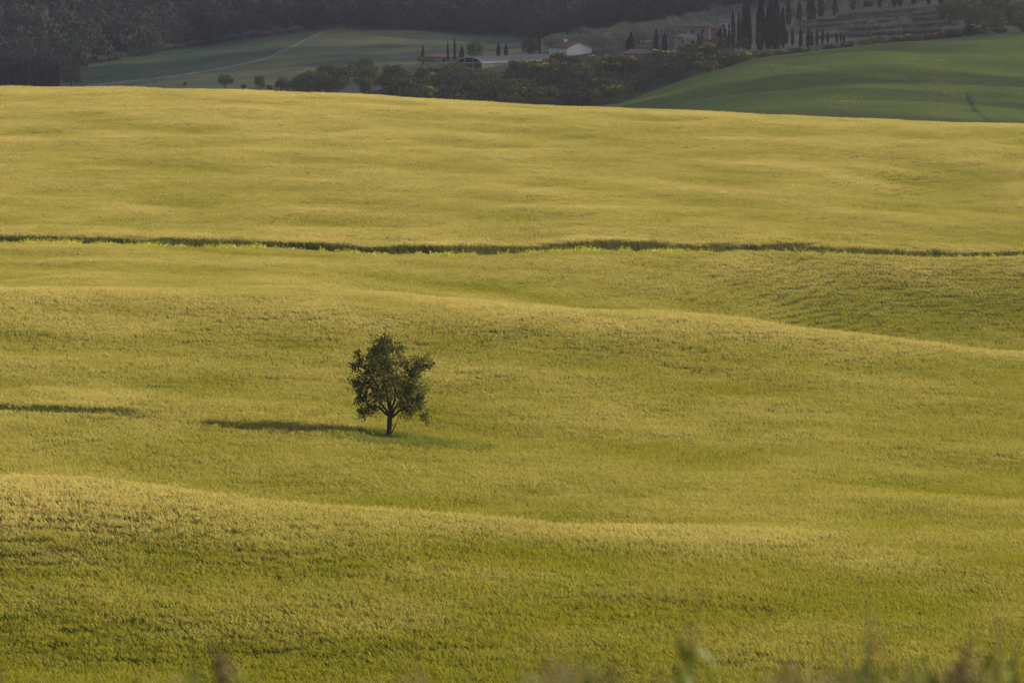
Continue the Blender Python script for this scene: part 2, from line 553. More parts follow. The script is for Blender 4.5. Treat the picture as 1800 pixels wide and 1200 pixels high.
# land parcels of the valley
TRACK = [(150, 152), (300, 136), (400, 119), (470, 103), (520, 80), (570, 55)]
HEDGE = [(150, 122), (190, 108), (270, 93), (350, 80), (430, 68), (530, 56)]
EDGE = [(1040, 192), (1120, 165), (1200, 133), (1260, 112), (1350, 108), (1450, 92), (1550, 80), (1650, 70), (1800, 60)]
def line_v(line, px):
    return np.interp(px, [p[0] for p in line], [p[1] for p in line])
pn1 = make_noise(21, 35); pn2 = make_noise(22, 9); pn3 = make_noise(23, 120)
def parcel(X, Y, Z):
    px = u2px(X / Y); v = h2v(Z, Y)
    c = np.tile(np.array([0.055, 0.060, 0.038]), (len(X), 1))          # scrub ground
    def put(mask, col, amt=1.0):
        m = (mask * amt)[:, None]
        c[:] = c * (1 - m) + np.array(col) * m
    forest = Y > 1880
    put(forest.astype(float), (0.03, 0.034, 0.025))
    lowl = (Y > 1380) & (Y < 1960) & (px < 960)
    tv = line_v(TRACK, px); hv = line_v(HEDGE, px)
    put(lowl & (px > 100), (0.155, 0.165, 0.075))                       # pale meadow
    put(lowl & (v < tv) & (px < 570), (0.085, 0.12, 0.055))            # darker green field above the track
    put(lowl & (px > 250) & (pn1(X, Y * 0.4) > 0.6), (0.13, 0.115, 0.085), 0.6)
    put(lowl & (np.abs(v - tv) < 1.6) & (px < 572), (0.27, 0.235, 0.18))  # dirt track
    put(lowl & (np.abs(v - line_v([(560, 112), (700, 101), (800, 90), (950, 80)], px)) < 1.5) & (px > 555), (0.16, 0.15, 0.12), 0.8)
    hill = (Y > 690) & (Y < 1175) & (px > 1000)
    put(hill, (0.128, 0.165, 0.036))                                    # green cereal hill
    put(hill & (pn3(X, Y) > 0.3), (0.135, 0.165, 0.042), 0.7)
    put(hill & (np.abs(v - line_v([(1330, 116), (1420, 122), (1500, 135), (1590, 143), (1640, 158), (1700, 185)], px)) < 2.2) & (px > 1330) & (px < 1700), (0.12, 0.13, 0.05), 0.6)
    put(hill & (np.abs(px - np.interp(v, [150, 175, 195, 220], [1690, 1700, 1712, 1745])) < 4) & (v > 160), (0.03, 0.05, 0.025), 0.8)
    put(hill & (np.abs(v - line_v([(1040, 205), (1130, 184), (1230, 172), (1330, 160), (1420, 158)], px)) < 1.3) & (px < 1420), (0.085, 0.10, 0.055), 0.5)
    vm = (Y > 1080) & (Y < 1215) & (px > 1100)
    put((np.abs(Y - 1165) < 16) & (px > 1000), (0.13, 0.11, 0.075), 0.8)  # rough margin of the hill
    terr = (Y > 1215) & (Y < 1800) & (px > 1290)
    put(terr, (0.135, 0.135, 0.095))                                    # dry terraces
    put((Y > 1480) & (Y < 1880) & (px > 960) & (px < 1300), (0.12, 0.12, 0.085))
    return np.clip(c, 0, 1)
ysf = np.concatenate([np.arange(700, 1250, 5.0), np.arange(1250, 2050, 4.0), np.arange(2050, 3700, 25.0)])
terrain = sheet('valley_terrain', ysf, lambda y: 0.178 * y, 640, [M['land']], colour=parcel)
# ------------------------------------------------------------------ scattering stuff with geometry nodes
def proto_collection(name, objs):
    c = bpy.data.collections.new(name)
    for o in objs:
        c.objects.link(o)
    return c

def scatter(name, pts, rot, scl, idx, protos, extra=None):
    """one object: every point carries one of the prototype meshes"""
    me = bpy.data.meshes.new(name)
    n = len(pts)
    me.vertices.add(n)
    me.vertices.foreach_set('co', np.ascontiguousarray(pts, dtype=np.float32).ravel())
    for an, typ, dat, key in (('rot', 'FLOAT_VECTOR', rot, 'vector'), ('scl', 'FLOAT_VECTOR', scl, 'vector'), ('idx', 'INT', idx, 'value')):
        a = me.attributes.new(an, typ, 'POINT')
        a.data.foreach_set(key, np.ascontiguousarray(dat, dtype=np.int32 if typ == 'INT' else np.float32).ravel())
    for k, d in (extra or {}).items():
        a = me.attributes.new(k, 'FLOAT', 'POINT')
        a.data.foreach_set('value', np.ascontiguousarray(d, dtype=np.float32))
    me.update()
    o = link_mesh(name, me)
    g = bpy.data.node_groups.new(name + '_scatter', 'GeometryNodeTree')
    g.interface.new_socket('Geometry', in_out='INPUT', socket_type='NodeSocketGeometry')
    g.interface.new_socket('Geometry', in_out='OUTPUT', socket_type='NodeSocketGeometry')
    gi, go = g.nodes.new('NodeGroupInput'), g.nodes.new('NodeGroupOutput')
    ci = g.nodes.new('GeometryNodeCollectionInfo')
    ci.inputs['Collection'].default_value = proto_collection(name + '_kinds', protos)
    ci.inputs['Separate Children'].default_value = True
    ci.inputs['Reset Children'].default_value = True
    iop = g.nodes.new('GeometryNodeInstanceOnPoints')
    iop.inputs['Pick Instance'].default_value = True
    def na(nm, typ):
        n_ = g.nodes.new('GeometryNodeInputNamedAttribute')
        n_.data_type = typ
        n_.inputs['Name'].default_value = nm
        return n_.outputs['Attribute']
    er = g.nodes.new('FunctionNodeEulerToRotation')
    g.links.new(na('rot', 'FLOAT_VECTOR'), er.inputs[0])
    g.links.new(gi.outputs[0], iop.inputs['Points'])
    g.links.new(ci.outputs[0], iop.inputs['Instance'])
    g.links.new(na('idx', 'INT'), iop.inputs['Instance Index'])
    g.links.new(er.outputs[0], iop.inputs['Rotation'])
    g.links.new(na('scl', 'FLOAT_VECTOR'), iop.inputs['Scale'])
    g.links.new(iop.outputs[0], go.inputs[0])
    md = o.modifiers.new('scatter', 'NODES')
    md.node_group = g
    o['kind'] = 'stuff'
    return o

def loose(name, me, mats):
    for m in mats:
        me.materials.append(m)
    return bpy.data.objects.new(name, me)

# ------------------------------------------------------------------ wheat
def blade_quads(base, tip, width, bend, rng, seg=2):
    """thin bent ribbons; base, tip (n,3)"""
    n = len(base)
    d = tip - base
    side = np.cross(d, np.array([0, 0, 1.0])) + rng.normal(size=(n, 3)) * 0.25 * np.linalg.norm(d, axis=1, keepdims=True)
    an = rng.uniform(0, np.pi, n)
    side = np.stack([np.cos(an), np.sin(an), np.zeros(n)], 1)
    rows = []
    for k in range(seg + 1):
        t = k / seg
        c = base + d * t + bend * (t * (1 - t))[None] if False else base + d * t + bend * (4 * t * (1 - t))
        w = (width * (1 - 0.75 * t))[:, None] * 0.5
        rows.append((c - side * w, c + side * w))
    v = np.stack([p for r_ in rows for p in r_], 1)              # n, 2*(seg+1), 3
    k = 2 * (seg + 1)
    off = (np.arange(n) * k)[:, None]
    fs = [off + np.array([2 * i, 2 * i + 1, 2 * i + 3, 2 * i + 2])[None] for i in range(seg)]
    return v.reshape(-1, 3), np.concatenate(fs, 0)

def wheat_tile(seed, size=1.7):
    rng = np.random.default_rng(seed)
    V, F, I = [], [], []
    def add(v, f, mi):
        b = sum(len(a) for a in V)
        V.append(v); F.append(f + b); I.append(np.full(len(f), mi))
    nc = 192                                                       # tussocks on the tile
    cc = np.clip(rng.normal(0, size * 0.30, (nc, 2)), -size * 0.75, size * 0.75)   # thins out to the rim so tiles blend
    ch = rng.normal(0, 0.05, nc)
    cl = rng.normal(0, 0.10, (nc, 2)) + np.array([-0.22, 0.0])    # each tussock leans its own way, with the wind
    per = 4
    c = np.repeat(cc, per, 0) + rng.normal(0, 0.026, (nc * per, 2))
    hh = np.repeat(0.66 + ch, per) + rng.normal(0, 0.035, nc * per)
    ln = np.repeat(cl, per, 0) + rng.normal(0, 0.035, (nc * per, 2))
    n = len(c)
    base = np.stack([c[:, 0], c[:, 1], np.full(n, 0.02)], 1)
    top = np.stack([c[:, 0] + ln[:, 0], c[:, 1] + ln[:, 1], hh], 1)
    v, f = blade_quads(base, top, np.full(n, 0.010), np.zeros((n, 3)), rng, 1); add(v, f, 0)
    # flag leaves
    for _ in range(2):
        t = rng.uniform(0.45, 0.85, n)[:, None]
        s = base * (1 - t) + top * t
        e = s + np.stack([rng.normal(-0.05, 0.09, n), rng.normal(0, 0.09, n), rng.uniform(0.04, 0.20, n)], 1)
        bend = np.stack([np.zeros(n), np.zeros(n), np.full(n, 0.03)], 1)
        v, f = blade_quads(s, e, np.full(n, 0.022), bend, rng, 2); add(v, f, 0)
    # ears with their awns: two crossed slim kites
    dirn = np.stack([ln[:, 0] * 1.6 + rng.normal(-0.10, 0.10, n), ln[:, 1] * 1.4 + rng.normal(0, 0.12, n), np.full(n, 0.62)], 1)
    dirn /= np.linalg.norm(dirn, axis=1, keepdims=True)
    has = rng.uniform(0, 1, n) < 0.5                             # the other shoots carry leaves only
    top, dirn, n = top[has], dirn[has], int(has.sum())
    L = rng.uniform(0.15, 0.25, n)[:, None]
    W = rng.uniform(0.020, 0.034, n)[:, None]
    an = rng.uniform(0, np.pi, n)
    for q in (0, np.pi / 2):
        sd = np.stack([np.cos(an + q), np.sin(an + q), np.zeros(n)], 1)
        a = top - dirn * 0.01; b = top + dirn * L * 0.45 + sd * W / 2
        cpt = top + dirn * L; d_ = top + dirn * L * 0.45 - sd * W / 2
        add(np.stack([a, b, cpt, d_], 1).reshape(-1, 3), np.arange(4 * n).reshape(n, 4), 1)
    return loose('wheat_kind_%02d' % seed, np_mesh('wheat_kind_%02d' % seed, np.concatenate(V), np.concatenate(F), np.concatenate(I)), [M['blade'], M['ear']])

TREE = P(683, 300.5)
wheat_protos = [wheat_tile(s) for s in range(8)]
STEP = 1.12
def field_points(d0, d1, px0, px1, step):
    ys = np.arange(d0, d1, step)
    out = []
    for k, y in enumerate(ys):
        xs = np.arange(px2u(px0) * y, px2u(px1) * y, step) + (k % 2) * step / 2
        out.append(np.stack([xs, np.full(len(xs), y)], 1))
    p = np.concatenate(out)
    return p + RNG.uniform(-0.2, 0.2, p.shape) * step
wp = field_points(178, 668, -620, 2420, STEP)
px_ = u2px(wp[:, 0] / wp[:, 1])
dd = line_d(DITCH, px_)
keep = ~((wp[:, 1] > dd - np.interp(px_, [-250, 500, 900, 1150, 1400, 2050], [4.2, 3.8, 3.2, 3.2, 2.2, 1.8])) & (wp[:, 1] < dd + 0.35))
rd = line_d(RUT, px_)
keep &= ~((px_ < 245) & (px_ > -390) & (wp[:, 1] > rd - 1.3) & (wp[:, 1] < rd + 0.4))
er2 = ((wp[:, 0] - TREE.x - 1.3) / 4.6) ** 2 + ((wp[:, 1] - TREE.y + 1.6) / 2.9) ** 2
keep &= er2 > RNG.uniform(0.1, 1.3, len(er2))
wp, px_ = wp[keep], px_[keep]
n = len(wp)
z = H(wp[:, 0], wp[:, 1])
rip = make_noise(31, 45); rip2 = make_noise(32, 8); streak = make_noise(33, 6)
# more golden crop on the high ground, greener in the hollows and on the near slope
zs = (z - (-29.5)) / 5.0
ripe_light = 0.36 + 0.16 * np.clip(zs, -1.2, 1.4) + 0.09 * rip(wp[:, 0], wp[:, 1]) + 0.06 * rip2(wp[:, 0], wp[:, 1]) + 0.06 * streak(wp[:, 0] * 0.22, wp[:, 1])
crest_light = np.zeros(n)                                                 # bright light along the crests, painted in as more golden crop
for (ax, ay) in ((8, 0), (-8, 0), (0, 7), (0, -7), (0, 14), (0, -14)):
    crest_light += (z - H(wp[:, 0] + ax, wp[:, 1] + ay)) / 6
ripe_light = ripe_light + np.clip(crest_light * 1.15, -0.2, 0.5) - 0.34 * np.clip((245 - wp[:, 1]) / 35, 0, 1)
ripe_light = ripe_light + 0.14 * np.clip((wp[:, 1] - 300) / 250, -0.8, 1)
hs = 1.0 + 0.02 * rip2(wp[:, 0] + 50, wp[:, 1]) + 0.02 * streak(wp[:, 0] * 0.2 + 9, wp[:, 1] * 0.8 + 40)
rot = np.stack([RNG.normal(0, 0.02, n), RNG.normal(0, 0.03, n), RNG.normal(0, 0.5, n)], 1)
scl = np.stack([RNG.uniform(0.92, 1.12, n)] * 2 + [hs * RNG.uniform(0.97, 1.04, n)], 1)
wheat = scatter('wheat', np.stack([wp[:, 0], wp[:, 1], z], 1), rot, scl, RNG.integers(0, 8, n), wheat_protos, {'ripe_light': ripe_light})
tag(wheat, 'ripening golden green wheat covering the rolling field', 'wheat')

# ------------------------------------------------------------------ tufts: ditch grass, lush grass under the tree, yellow flowers
def grass_tuft(nm, seed, n, rad, h, w, mats, lean=0.12, flowers=0, fsize=0.05):
    rng = np.random.default_rng(seed)
    a = rng.uniform(0, 2 * np.pi, n); r_ = rad * np.sqrt(rng.uniform(0, 1, n))
    base = np.stack([r_ * np.cos(a), r_ * np.sin(a), np.zeros(n)], 1)
    tip = base + np.stack([rng.normal(-0.05, lean, n), rng.normal(0, lean, n), h * rng.uniform(0.55, 1.12, n)], 1)
    bend = np.stack([rng.normal(0, 0.03, n), rng.normal(0, 0.03, n), np.full(n, 0.05)], 1)
    v, f = blade_quads(base, tip, np.full(n, w), bend, rng, 2)
    mi = np.zeros(len(f), int)
    if flowers:
        k = rng.integers(0, n, flowers)
        c = tip[k] + rng.normal(0, 0.05, (flowers, 3))
        fv, ff = leaf_quads(c, fsize, fsize, rng)
        f = np.concatenate([f, ff + len(v)]); v = np.concatenate([v, fv]); mi = np.concatenate([mi, np.ones(len(ff), int)])
    return loose(nm, np_mesh(nm, v, f, mi), mats)

ditch_k = [grass_tuft('ditch_kind_%d' % s, 50 + s, 130, 0.42, 0.85, 0.022, [M['ditch']]) for s in range(4)]
m = 3000
px = RNG.uniform(-620, 2420, m)
off = RNG.uniform(-0.7, 0.35, m)
D_ = line_d(DITCH, px) + off
x = px2u(px) * D_
thin = np.interp(px, [-250, 1300, 1600, 2050], [1.0, 1.0, 0.8, 0.5])
sc_ = thin * RNG.uniform(0.75, 1.15, m) * (1 + 0.12 * make_noise(61, 5)(x, D_ * 0))
zz = H(x, D_)
scatter('ditch_grass', np.stack([x, D_, zz], 1), np.stack([np.zeros(m), np.zeros(m), RNG.uniform(0, 6.28, m)], 1),
        np.stack([np.ones(m), np.ones(m), sc_], 1), RNG.integers(0, 4, m), ditch_k)
tag(bpy.data.objects['ditch_grass'], 'dark green tall grass filling the ditch across the field', 'grass')

must_k = [grass_tuft('mustard_kind_%d' % s, 60 + s, 40, 0.32, 0.42, 0.020, [M['lush'], M['mustard']], 0.14, 70, 0.055) for s in range(4)]
m = 6000
px = RNG.uniform(-620, 2420, m)
dens = np.interp(px, [-250, 0, 450, 620, 800, 1150, 1300, 1550, 2000], [1, 1, 0.9, 0.8, 0.75, 0.8, 0.35, 0.6, 0.1]) * (0.55 + 0.45 * make_noise(62, 4)(px2u(px) * 450, px * 0))
ok = RNG.uniform(0, 1, m) < dens
px = px[ok]; m = len(px)
D_ = line_d(DITCH, px) - RNG.uniform(0.8, 1, m) * np.interp(px, [-250, 500, 900, 1150, 1400, 2050], [4.2, 3.8, 3.2, 3.2, 2.2, 1.8]) * RNG.uniform(0.3, 1.0, m)
x = px2u(px) * D_
scatter('yellow_flowers', np.stack([x, D_, H(x, D_)], 1), np.stack([np.zeros(m), np.zeros(m), RNG.uniform(0, 6.28, m)], 1),
        np.stack([RNG.uniform(0.9, 1.2, m)] * 2 + [RNG.uniform(1.4, 2.2, m)], 1), RNG.integers(0, 4, m), must_k)
tag(bpy.data.objects['yellow_flowers'], 'yellow flowering weeds along the lower edge of the ditch', 'flowers')

m = 650
px = RNG.uniform(-390, 246, m)
D_ = line_d(RUT, px) + RNG.uniform(-0.6, 0.4, m)
x = px2u(px) * D_
scatter('rut_grass', np.stack([x, D_, H(x, D_)], 1), np.stack([np.zeros(m), np.zeros(m), RNG.uniform(0, 6.28, m)], 1),
        np.stack([np.ones(m), np.ones(m), RNG.uniform(0.75, 1.25, m)], 1), RNG.integers(0, 4, m), ditch_k_rut := [grass_tuft('rut_kind_%d' % s, 70 + s, 90, 0.36, 0.62, 0.02, [M['ditch']]) for s in range(4)])
tag(bpy.data.objects['rut_grass'], 'thin line of dark grass in a rut through the wheat', 'grass')

lush_k = [grass_tuft('lush_kind_%d' % s, 80 + s, 90, 0.34, 0.5, 0.020, [M['lush']], 0.14) for s in range(4)]
m = 1100
a = RNG.uniform(0, 6.283, m); rr = np.sqrt(RNG.uniform(0, 1, m)) * 1.08
x = TREE.x + 1.3 + 4.7 * rr * np.cos(a); y = TREE.y - 1.5 + 3.0 * rr * np.sin(a)
scatter('grass', np.stack([x, y, H(x, y)], 1), np.stack([np.zeros(m), np.zeros(m), RNG.uniform(0, 6.28, m)], 1),
        np.stack([np.ones(m), np.ones(m), RNG.uniform(0.7, 1.5, m) * np.clip(0.5 + np.hypot(x - TREE.x, y - TREE.y + 1.0) / 2.6, 0.5, 1.35)], 1), RNG.integers(0, 4, m), lush_k)
tag(bpy.data.objects['grass'], 'bright green grass patch round the foot of the lone tree', 'grass')

# ------------------------------------------------------------------ the lone tree
def lone_tree():
    rnd = random.Random(5); rng = np.random.default_rng(5)
    root = empty('lone_tree', TREE - Vector((0, 0, 0.12)))
    root.scale = (1.0, 1.0, 1.11)
    tag(root, 'small lone leafy tree with dark crown in the middle of the wheat', 'tree')
    lobes = [(-0.62, 0.1, 5.25, .80), (-0.15, -0.2, 5.45, .55), (.45, 0.3, 5.05, .72), (-1.4, -0.2, 3.95, .9), (-2.0, 0.1, 4.25, .42),
             (-1.85, 0.2, 4.75, .36), (-1.5, 0.3, 3.15, .78), (-2.05, -0.1, 3.4, .34), (-1.1, 0.0, 2.05, .62), (-1.6, -0.1, 1.72, .34), (0, -0.4, 3.9, 1.25),
             (-0.2, 0.5, 4.5, 1.0), (.35, 0.2, 2.95, .85), (1.95, 0.1, 4.45, .62), (2.38, 0.0, 4.2, .34), (1.1, -0.2, 4.1, .85),
             (1.5, 0.2, 3.55, .7), (1.55, -0.1, 2.15, .72), (1.9, 0.1, 2.35, .42), (2.22, 0.0, 1.5, .36), (.95, 0.2, 1.95, .55), (1.15, 0.3, 2.75, .75),
             (1.75, -0.1, 3.0, .6), (-1.65, 0.1, 2.6, .55), (0.9, -.4, 2.45, .6), (-.55, -.3, 2.65, .6), (1.6, -.3, 3.95, .55), (-0.9, 0.3, 4.6, .6), (0.2, -1.45, 3.5, .85), (-.4, 1.4, 3.7, .9), (-.6, -1.1, 2.7, .6), (.7, 1.2, 2.9, .7), (-0.7, -0.9, 4.5, .6)]
    tb = Tubes(10)
    tb.add([(0.02, 0, -0.35), (-0.02, 0, 0.08), (-0.01, 0.0, 0.45), (0.03, 0, 0.95), (0.07, 0.01, 1.45), (0.10, 0.02, 1.85)],
           [.26, .195, .158, .148, .150, .125])
    link_mesh('trunk', tb.mesh('trunk'), root, [M['bark']])
    fork = Vector((0.09, 0.0, 1.62))
    # six leading limbs, each a bent line; the lobes hang on the nearest one
    mains = [[fork + Vector((-.03, 0, -.1)), (-.42, .05, 2.25), (-.62, .1, 3.2), (-1.2, -.1, 4.0)],
             [fork + Vector((0, 0, .1)), (-.05, 0, 2.5), (-.28, .05, 3.6), (-.55, .1, 4.9)],
             [fork + Vector((.02, 0, .1)), (.35, .1, 2.5), (.42, .1, 3.6), (.45, .2, 4.8)],
             [fork + Vector((.03, 0, 0)), (.62, -.05, 2.35), (1.05, -.1, 3.2), (1.75, .1, 4.2)],
             [fork + Vector((.03, 0, -.12)), (.65, .05, 1.88), (1.15, .1, 2.1), (1.7, 0, 2.1)],
             [fork + Vector((-.03, 0, -.1)), (-.45, 0, 1.95), (-.8, 0, 2.15), (-1.2, 0, 2.1)],
             [fork, (.1, -.5, 2.2), (.15, -1.0, 2.9), (.2, -1.4, 3.5)],
             [fork, (-.05, .5, 2.2), (-.2, 1.0, 3.0), (-.4, 1.4, 3.7)]]
    nodes = []
    for ml in mains:
        ml = [Vector(p) for p in ml]
        pts = []
        for a, b in zip(ml[:-1], ml[1:]):
            pts += curve_pts(a, b, (0, 0, 0), 4, 0.03, rnd)[:-1]
        pts.append(ml[-1])
        L = len(pts) - 1
        t = Tubes(7)
        t.add(pts, [0.082 * (1 - 0.8 * i / L) for i in range(L + 1)])
        link_mesh('limb', t.mesh('limb'), root, [M['bark']])
        nodes += pts[4:]
    V, F = [], []
    nv = 0
    for (lx, ly, lz, r_) in lobes:
        c = Vector((lx, ly, lz))
        st = min(nodes, key=lambda p: (p - c).length + (0.6 if p.z > lz else 0))
        t = Tubes(5)
        pts = curve_pts(st, c, (0, 0, 0.05), 5, 0.04, rnd)
        t.add(pts, [0.03 * (1 - 0.12 * i) for i in range(6)])
        k = max(8, int(24 * r_))
        ends = []
        for q in range(k):
            dv = Vector((rnd.gauss(0, 1), rnd.gauss(0, 1), rnd.gauss(0.1, 1))).normalized()
            s0 = pts[rnd.choice((3, 4, 5, 5))]
            e = c + dv * r_ * rnd.uniform(0.7, 1.15)
            t.add(curve_pts(s0, e, (0, 0, 0.04), 3, 0.04, rnd), [0.012, 0.009, 0.006, 0.003], 4)
            ends.append((s0, e))
        link_mesh('branch', t.mesh('branch'), root, [M['bark']])
        cs = []
        for (s0, e) in ends:                                      # leaf sprays along the twigs
            for q in range(int(15 + 8 * r_)):
                tt = rnd.uniform(0.4, 1.1)
                cs.append(s0.lerp(e, tt) + Vector((rnd.gauss(0, .10), rnd.gauss(0, .10), rnd.gauss(0, .085))))
        for q in range(int((130 if lz > 2.6 else 320) * r_ ** 2)):
            dv = Vector((rnd.gauss(0, 1), rnd.gauss(0, 1), rnd.gauss(0, 1))).normalized()
            cs.append(c + dv * r_ * rnd.uniform(0.3, 0.95))
        v, f = leaf_quads(np.array([tuple(p) for p in cs]), 0.135, 0.085, rng, 0.25)
        V.append(v); F.append(f + nv); nv += len(v)
    t = Tubes(6)
    t.add(curve_pts((0.10, -0.02, 0.56), (0.62, -0.05, 1.72), (0.04, 0, -0.02), 5, 0.015, rnd), [0.038, 0.033, 0.03, 0.026, 0.022, 0.016])
    link_mesh('side_stem', t.mesh('side_stem'), root, [M['bark']])
    crown = link_mesh('crown', np_mesh('crown', np.concatenate(V), np.concatenate(F)), root, [M['treeleaf']])
    crown['kind'] = 'stuff'
lone_tree()

def low_bush(name, loc, r_, mat, seed, nleaf, lsize, label, cat, group=None):
    rng = np.random.default_rng(seed)
    d = rng.normal(size=(nleaf, 3)); d /= np.linalg.norm(d, axis=1, keepdims=True)
    c = d * (rng.uniform(0.3, 1, nleaf) ** 0.5)[:, None] * np.array([r_, r_, r_ * 0.8])
    c[:, 2] = np.abs(c[:, 2]) + 0.04
    v, f = leaf_quads(c, lsize, lsize * 0.6, rng)
    o = link_mesh(name, np_mesh(name, v, f), None, [mat])
    o.location = loc
    return tag(o, label, cat, group)
x0, y0 = TREE.x + 0.75, TREE.y - 0.55
low_bush('bush', (x0, y0, float(H(x0, y0)) + 0.1), 0.42, M['shrub'], 91, 260, 0.09, 'small dark round bush right beside the lone tree trunk', 'bush')
x0, y0 = TREE.x + 3.6, TREE.y - 0.9
low_bush('bush', (x0, y0, float(H(x0, y0)) + 0.05), 0.5, M['lush'], 92, 260, 0.10, 'bright green low weed bush at the sunward end of the grass patch', 'bush')
# ------------------------------------------------------------------ background plants
def crown_cloud(seed, n, lobes, lsize, flat=0.0, asp=0.75, shell=0.55):
    """leaf clumps through a crown made of lobes (x,y,z,rx,rz)"""
    rng = np.random.default_rng(seed)
    w = np.array([l[3] ** 2 for l in lobes]); w = w / w.sum()
    k = rng.choice(len(lobes), n, p=w)
    L = np.array(lobes)[k]
    d = rng.normal(size=(n, 3)); d /= np.linalg.norm(d, axis=1, keepdims=True)
    rr = rng.uniform(shell, 1.05, n)[:, None]
    c = L[:, :3] + d * rr * np.stack([L[:, 3], L[:, 3], L[:, 4]], 1)
    c[:, 2] = np.maximum(c[:, 2], 0.05)
    return surf_quads(c, d, lsize, lsize * asp, rng)

def round_lobes(seed, w, h, k=9, z0=0.25):
    r = random.Random(seed)
    out = [(0, 0, h * (0.5 + z0 * 0.4), w * 0.36, h * 0.36)]
    for i in range(k):
        a = 6.283 * i / k + r.uniform(-.3, .3)
        q = r.uniform(0.2, 0.34) * w
        zz = h * r.uniform(z0 + 0.05, 0.82)
        rad = w * 0.34 * math.sqrt(max(0.1, 1 - ((zz / h - 0.5) / 0.6) ** 2))
        out.append((rad * math.cos(a), rad * math.sin(a), zz, q * 0.75, q * 0.7))
    return out

def trunk_mesh(nm, h, r0):
    t = Tubes(6)
    t.add([(0, 0, -0.4), (0.02 * h, 0, h * 0.3), (0, 0.02 * h, h * 0.65), (0, 0, h)], [r0, r0 * .8, r0 * .55, r0 * .2])
    return t.mesh(nm)

# meshes of unit kinds (real sizes, scaled a little per copy)
KIND = {}
def reg(k, crown, trunk=None, blossom=None):
    KIND[k] = (crown, trunk, blossom)
for s in range(4):                                               # cypress, 10 m tall, slim spindle
    rng = np.random.default_rng(100 + s)
    n = 900
    t = rng.uniform(0.02, 1, n) ** 0.85
    rad = 0.115 * 10 * np.clip(np.sin(np.pi * np.clip(t * 0.86 + 0.12, 0, 1)) ** 0.8, 0.0, 1) * (1 - 0.25 * t) * rng.uniform(0.6, 1.08, n)
    a = rng.uniform(0, 6.283, n)
    rad *= 1 + 0.13 * np.sin(a * 3 + t * 9 + s)
    c = np.stack([rad * np.cos(a), rad * np.sin(a), 0.25 + t * 9.6], 1)
    v, f = leaf_quads(c, 0.75, 0.34, rng, 0, ((0, 0, 1), 0.6))
    me = np_mesh('cypress_crown', v, f); me.materials.append(M['cypress'])
    tm = trunk_mesh('cypress_trunk', 7, 0.22); tm.materials.append(M['farbark'])
    reg('cypress%d' % s, me, tm)
for s in range(5):                                               # broadleaf, 8 m
    v, f = crown_cloud(120 + s, 1100, round_lobes(s, 8.2, 8.0, 10), 0.62)
    me = np_mesh('tree_crown', v, f); me.materials.append(M['shrub'])
    tm = trunk_mesh('tree_trunk', 5, 0.28); tm.materials.append(M['farbark'])
    reg('tree%d' % s, me, tm)
for s in range(4):                                               # olive, 4.2 m
    v, f = crown_cloud(140 + s, 480, round_lobes(20 + s, 4.6, 4.2, 8, 0.3), 0.42, 0, 0.5)
    me = np_mesh('olive_crown', v, f); me.materials.append(M['olive'])
    tm = trunk_mesh('olive_trunk', 2.4, 0.2); tm.materials.append(M['farbark'])
    reg('olive%d' % s, me, tm)
for s in range(5):                                               # shrub, 3 m, down to the ground
    lo = round_lobes(40 + s, 4.4, 3.0, 9, 0.12)
    v, f = crown_cloud(160 + s, 620, lo, 0.42)
    me = np_mesh('shrub_foliage', v, f); me.materials.append(M['shrub'])
    rng = np.random.default_rng(180 + s)
    top = [l for l in lo if l[2] > 1.3]
    bl = []
    spots = [(top[rng.integers(0, len(top))], rng.uniform(0, 6.283), rng.uniform(0.5, 1.4)) for _ in range(4)]
    for q in range(90):
        l, a, e = spots[rng.integers(0, 4)]
        a += rng.normal(0, 0.4); e += rng.normal(0, 0.28)
        bl.append((l[0] + l[3] * 1.05 * math.cos(a) * math.cos(e), l[1] + l[3] * 1.05 * math.sin(a) * math.cos(e), l[2] + l[4] * 1.08 * math.sin(e)))
    v, f = leaf_quads(np.array(bl), 0.36, 0.22, rng)
    bm_ = np_mesh('blossom', v, f); bm_.materials.append(M['broom'])
    reg('shrub%d' % s, me, None, bm_)

def plant(kind, name, px, D, hscale, wscale, label, cat, group, blossom=False, sink=0.0):
    crown, trunk, bl = KIND[kind]
    p = P(px, D)
    p.z -= sink
    if trunk is not None or blossom:
        o = empty(name, p, random.uniform(0, 6.28))
        o.scale = (wscale, wscale * random.uniform(0.85, 1.2), hscale)
        o.rotation_euler = (random.gauss(0, 0.02), random.gauss(0, 0.02), o.rotation_euler[2])
        link_mesh('crown' if trunk else 'foliage', crown, o)
        if trunk is not None: link_mesh('trunk', trunk, o)
        if blossom: link_mesh('blossom', bl, o)
    else:
        o = link_mesh(name, crown)
        o.location = p
        o.rotation_euler = (0, 0, random.uniform(0, 6.28))
        o.scale = (wscale, wscale, hscale)
    return tag(o, label, cat, group)

def by_view(px, vtop, vbase, d0, d1, unit):
    D = ground_at(px, vbase, d0, d1)
    return D, (vbase - vtop) * D / FPX / unit

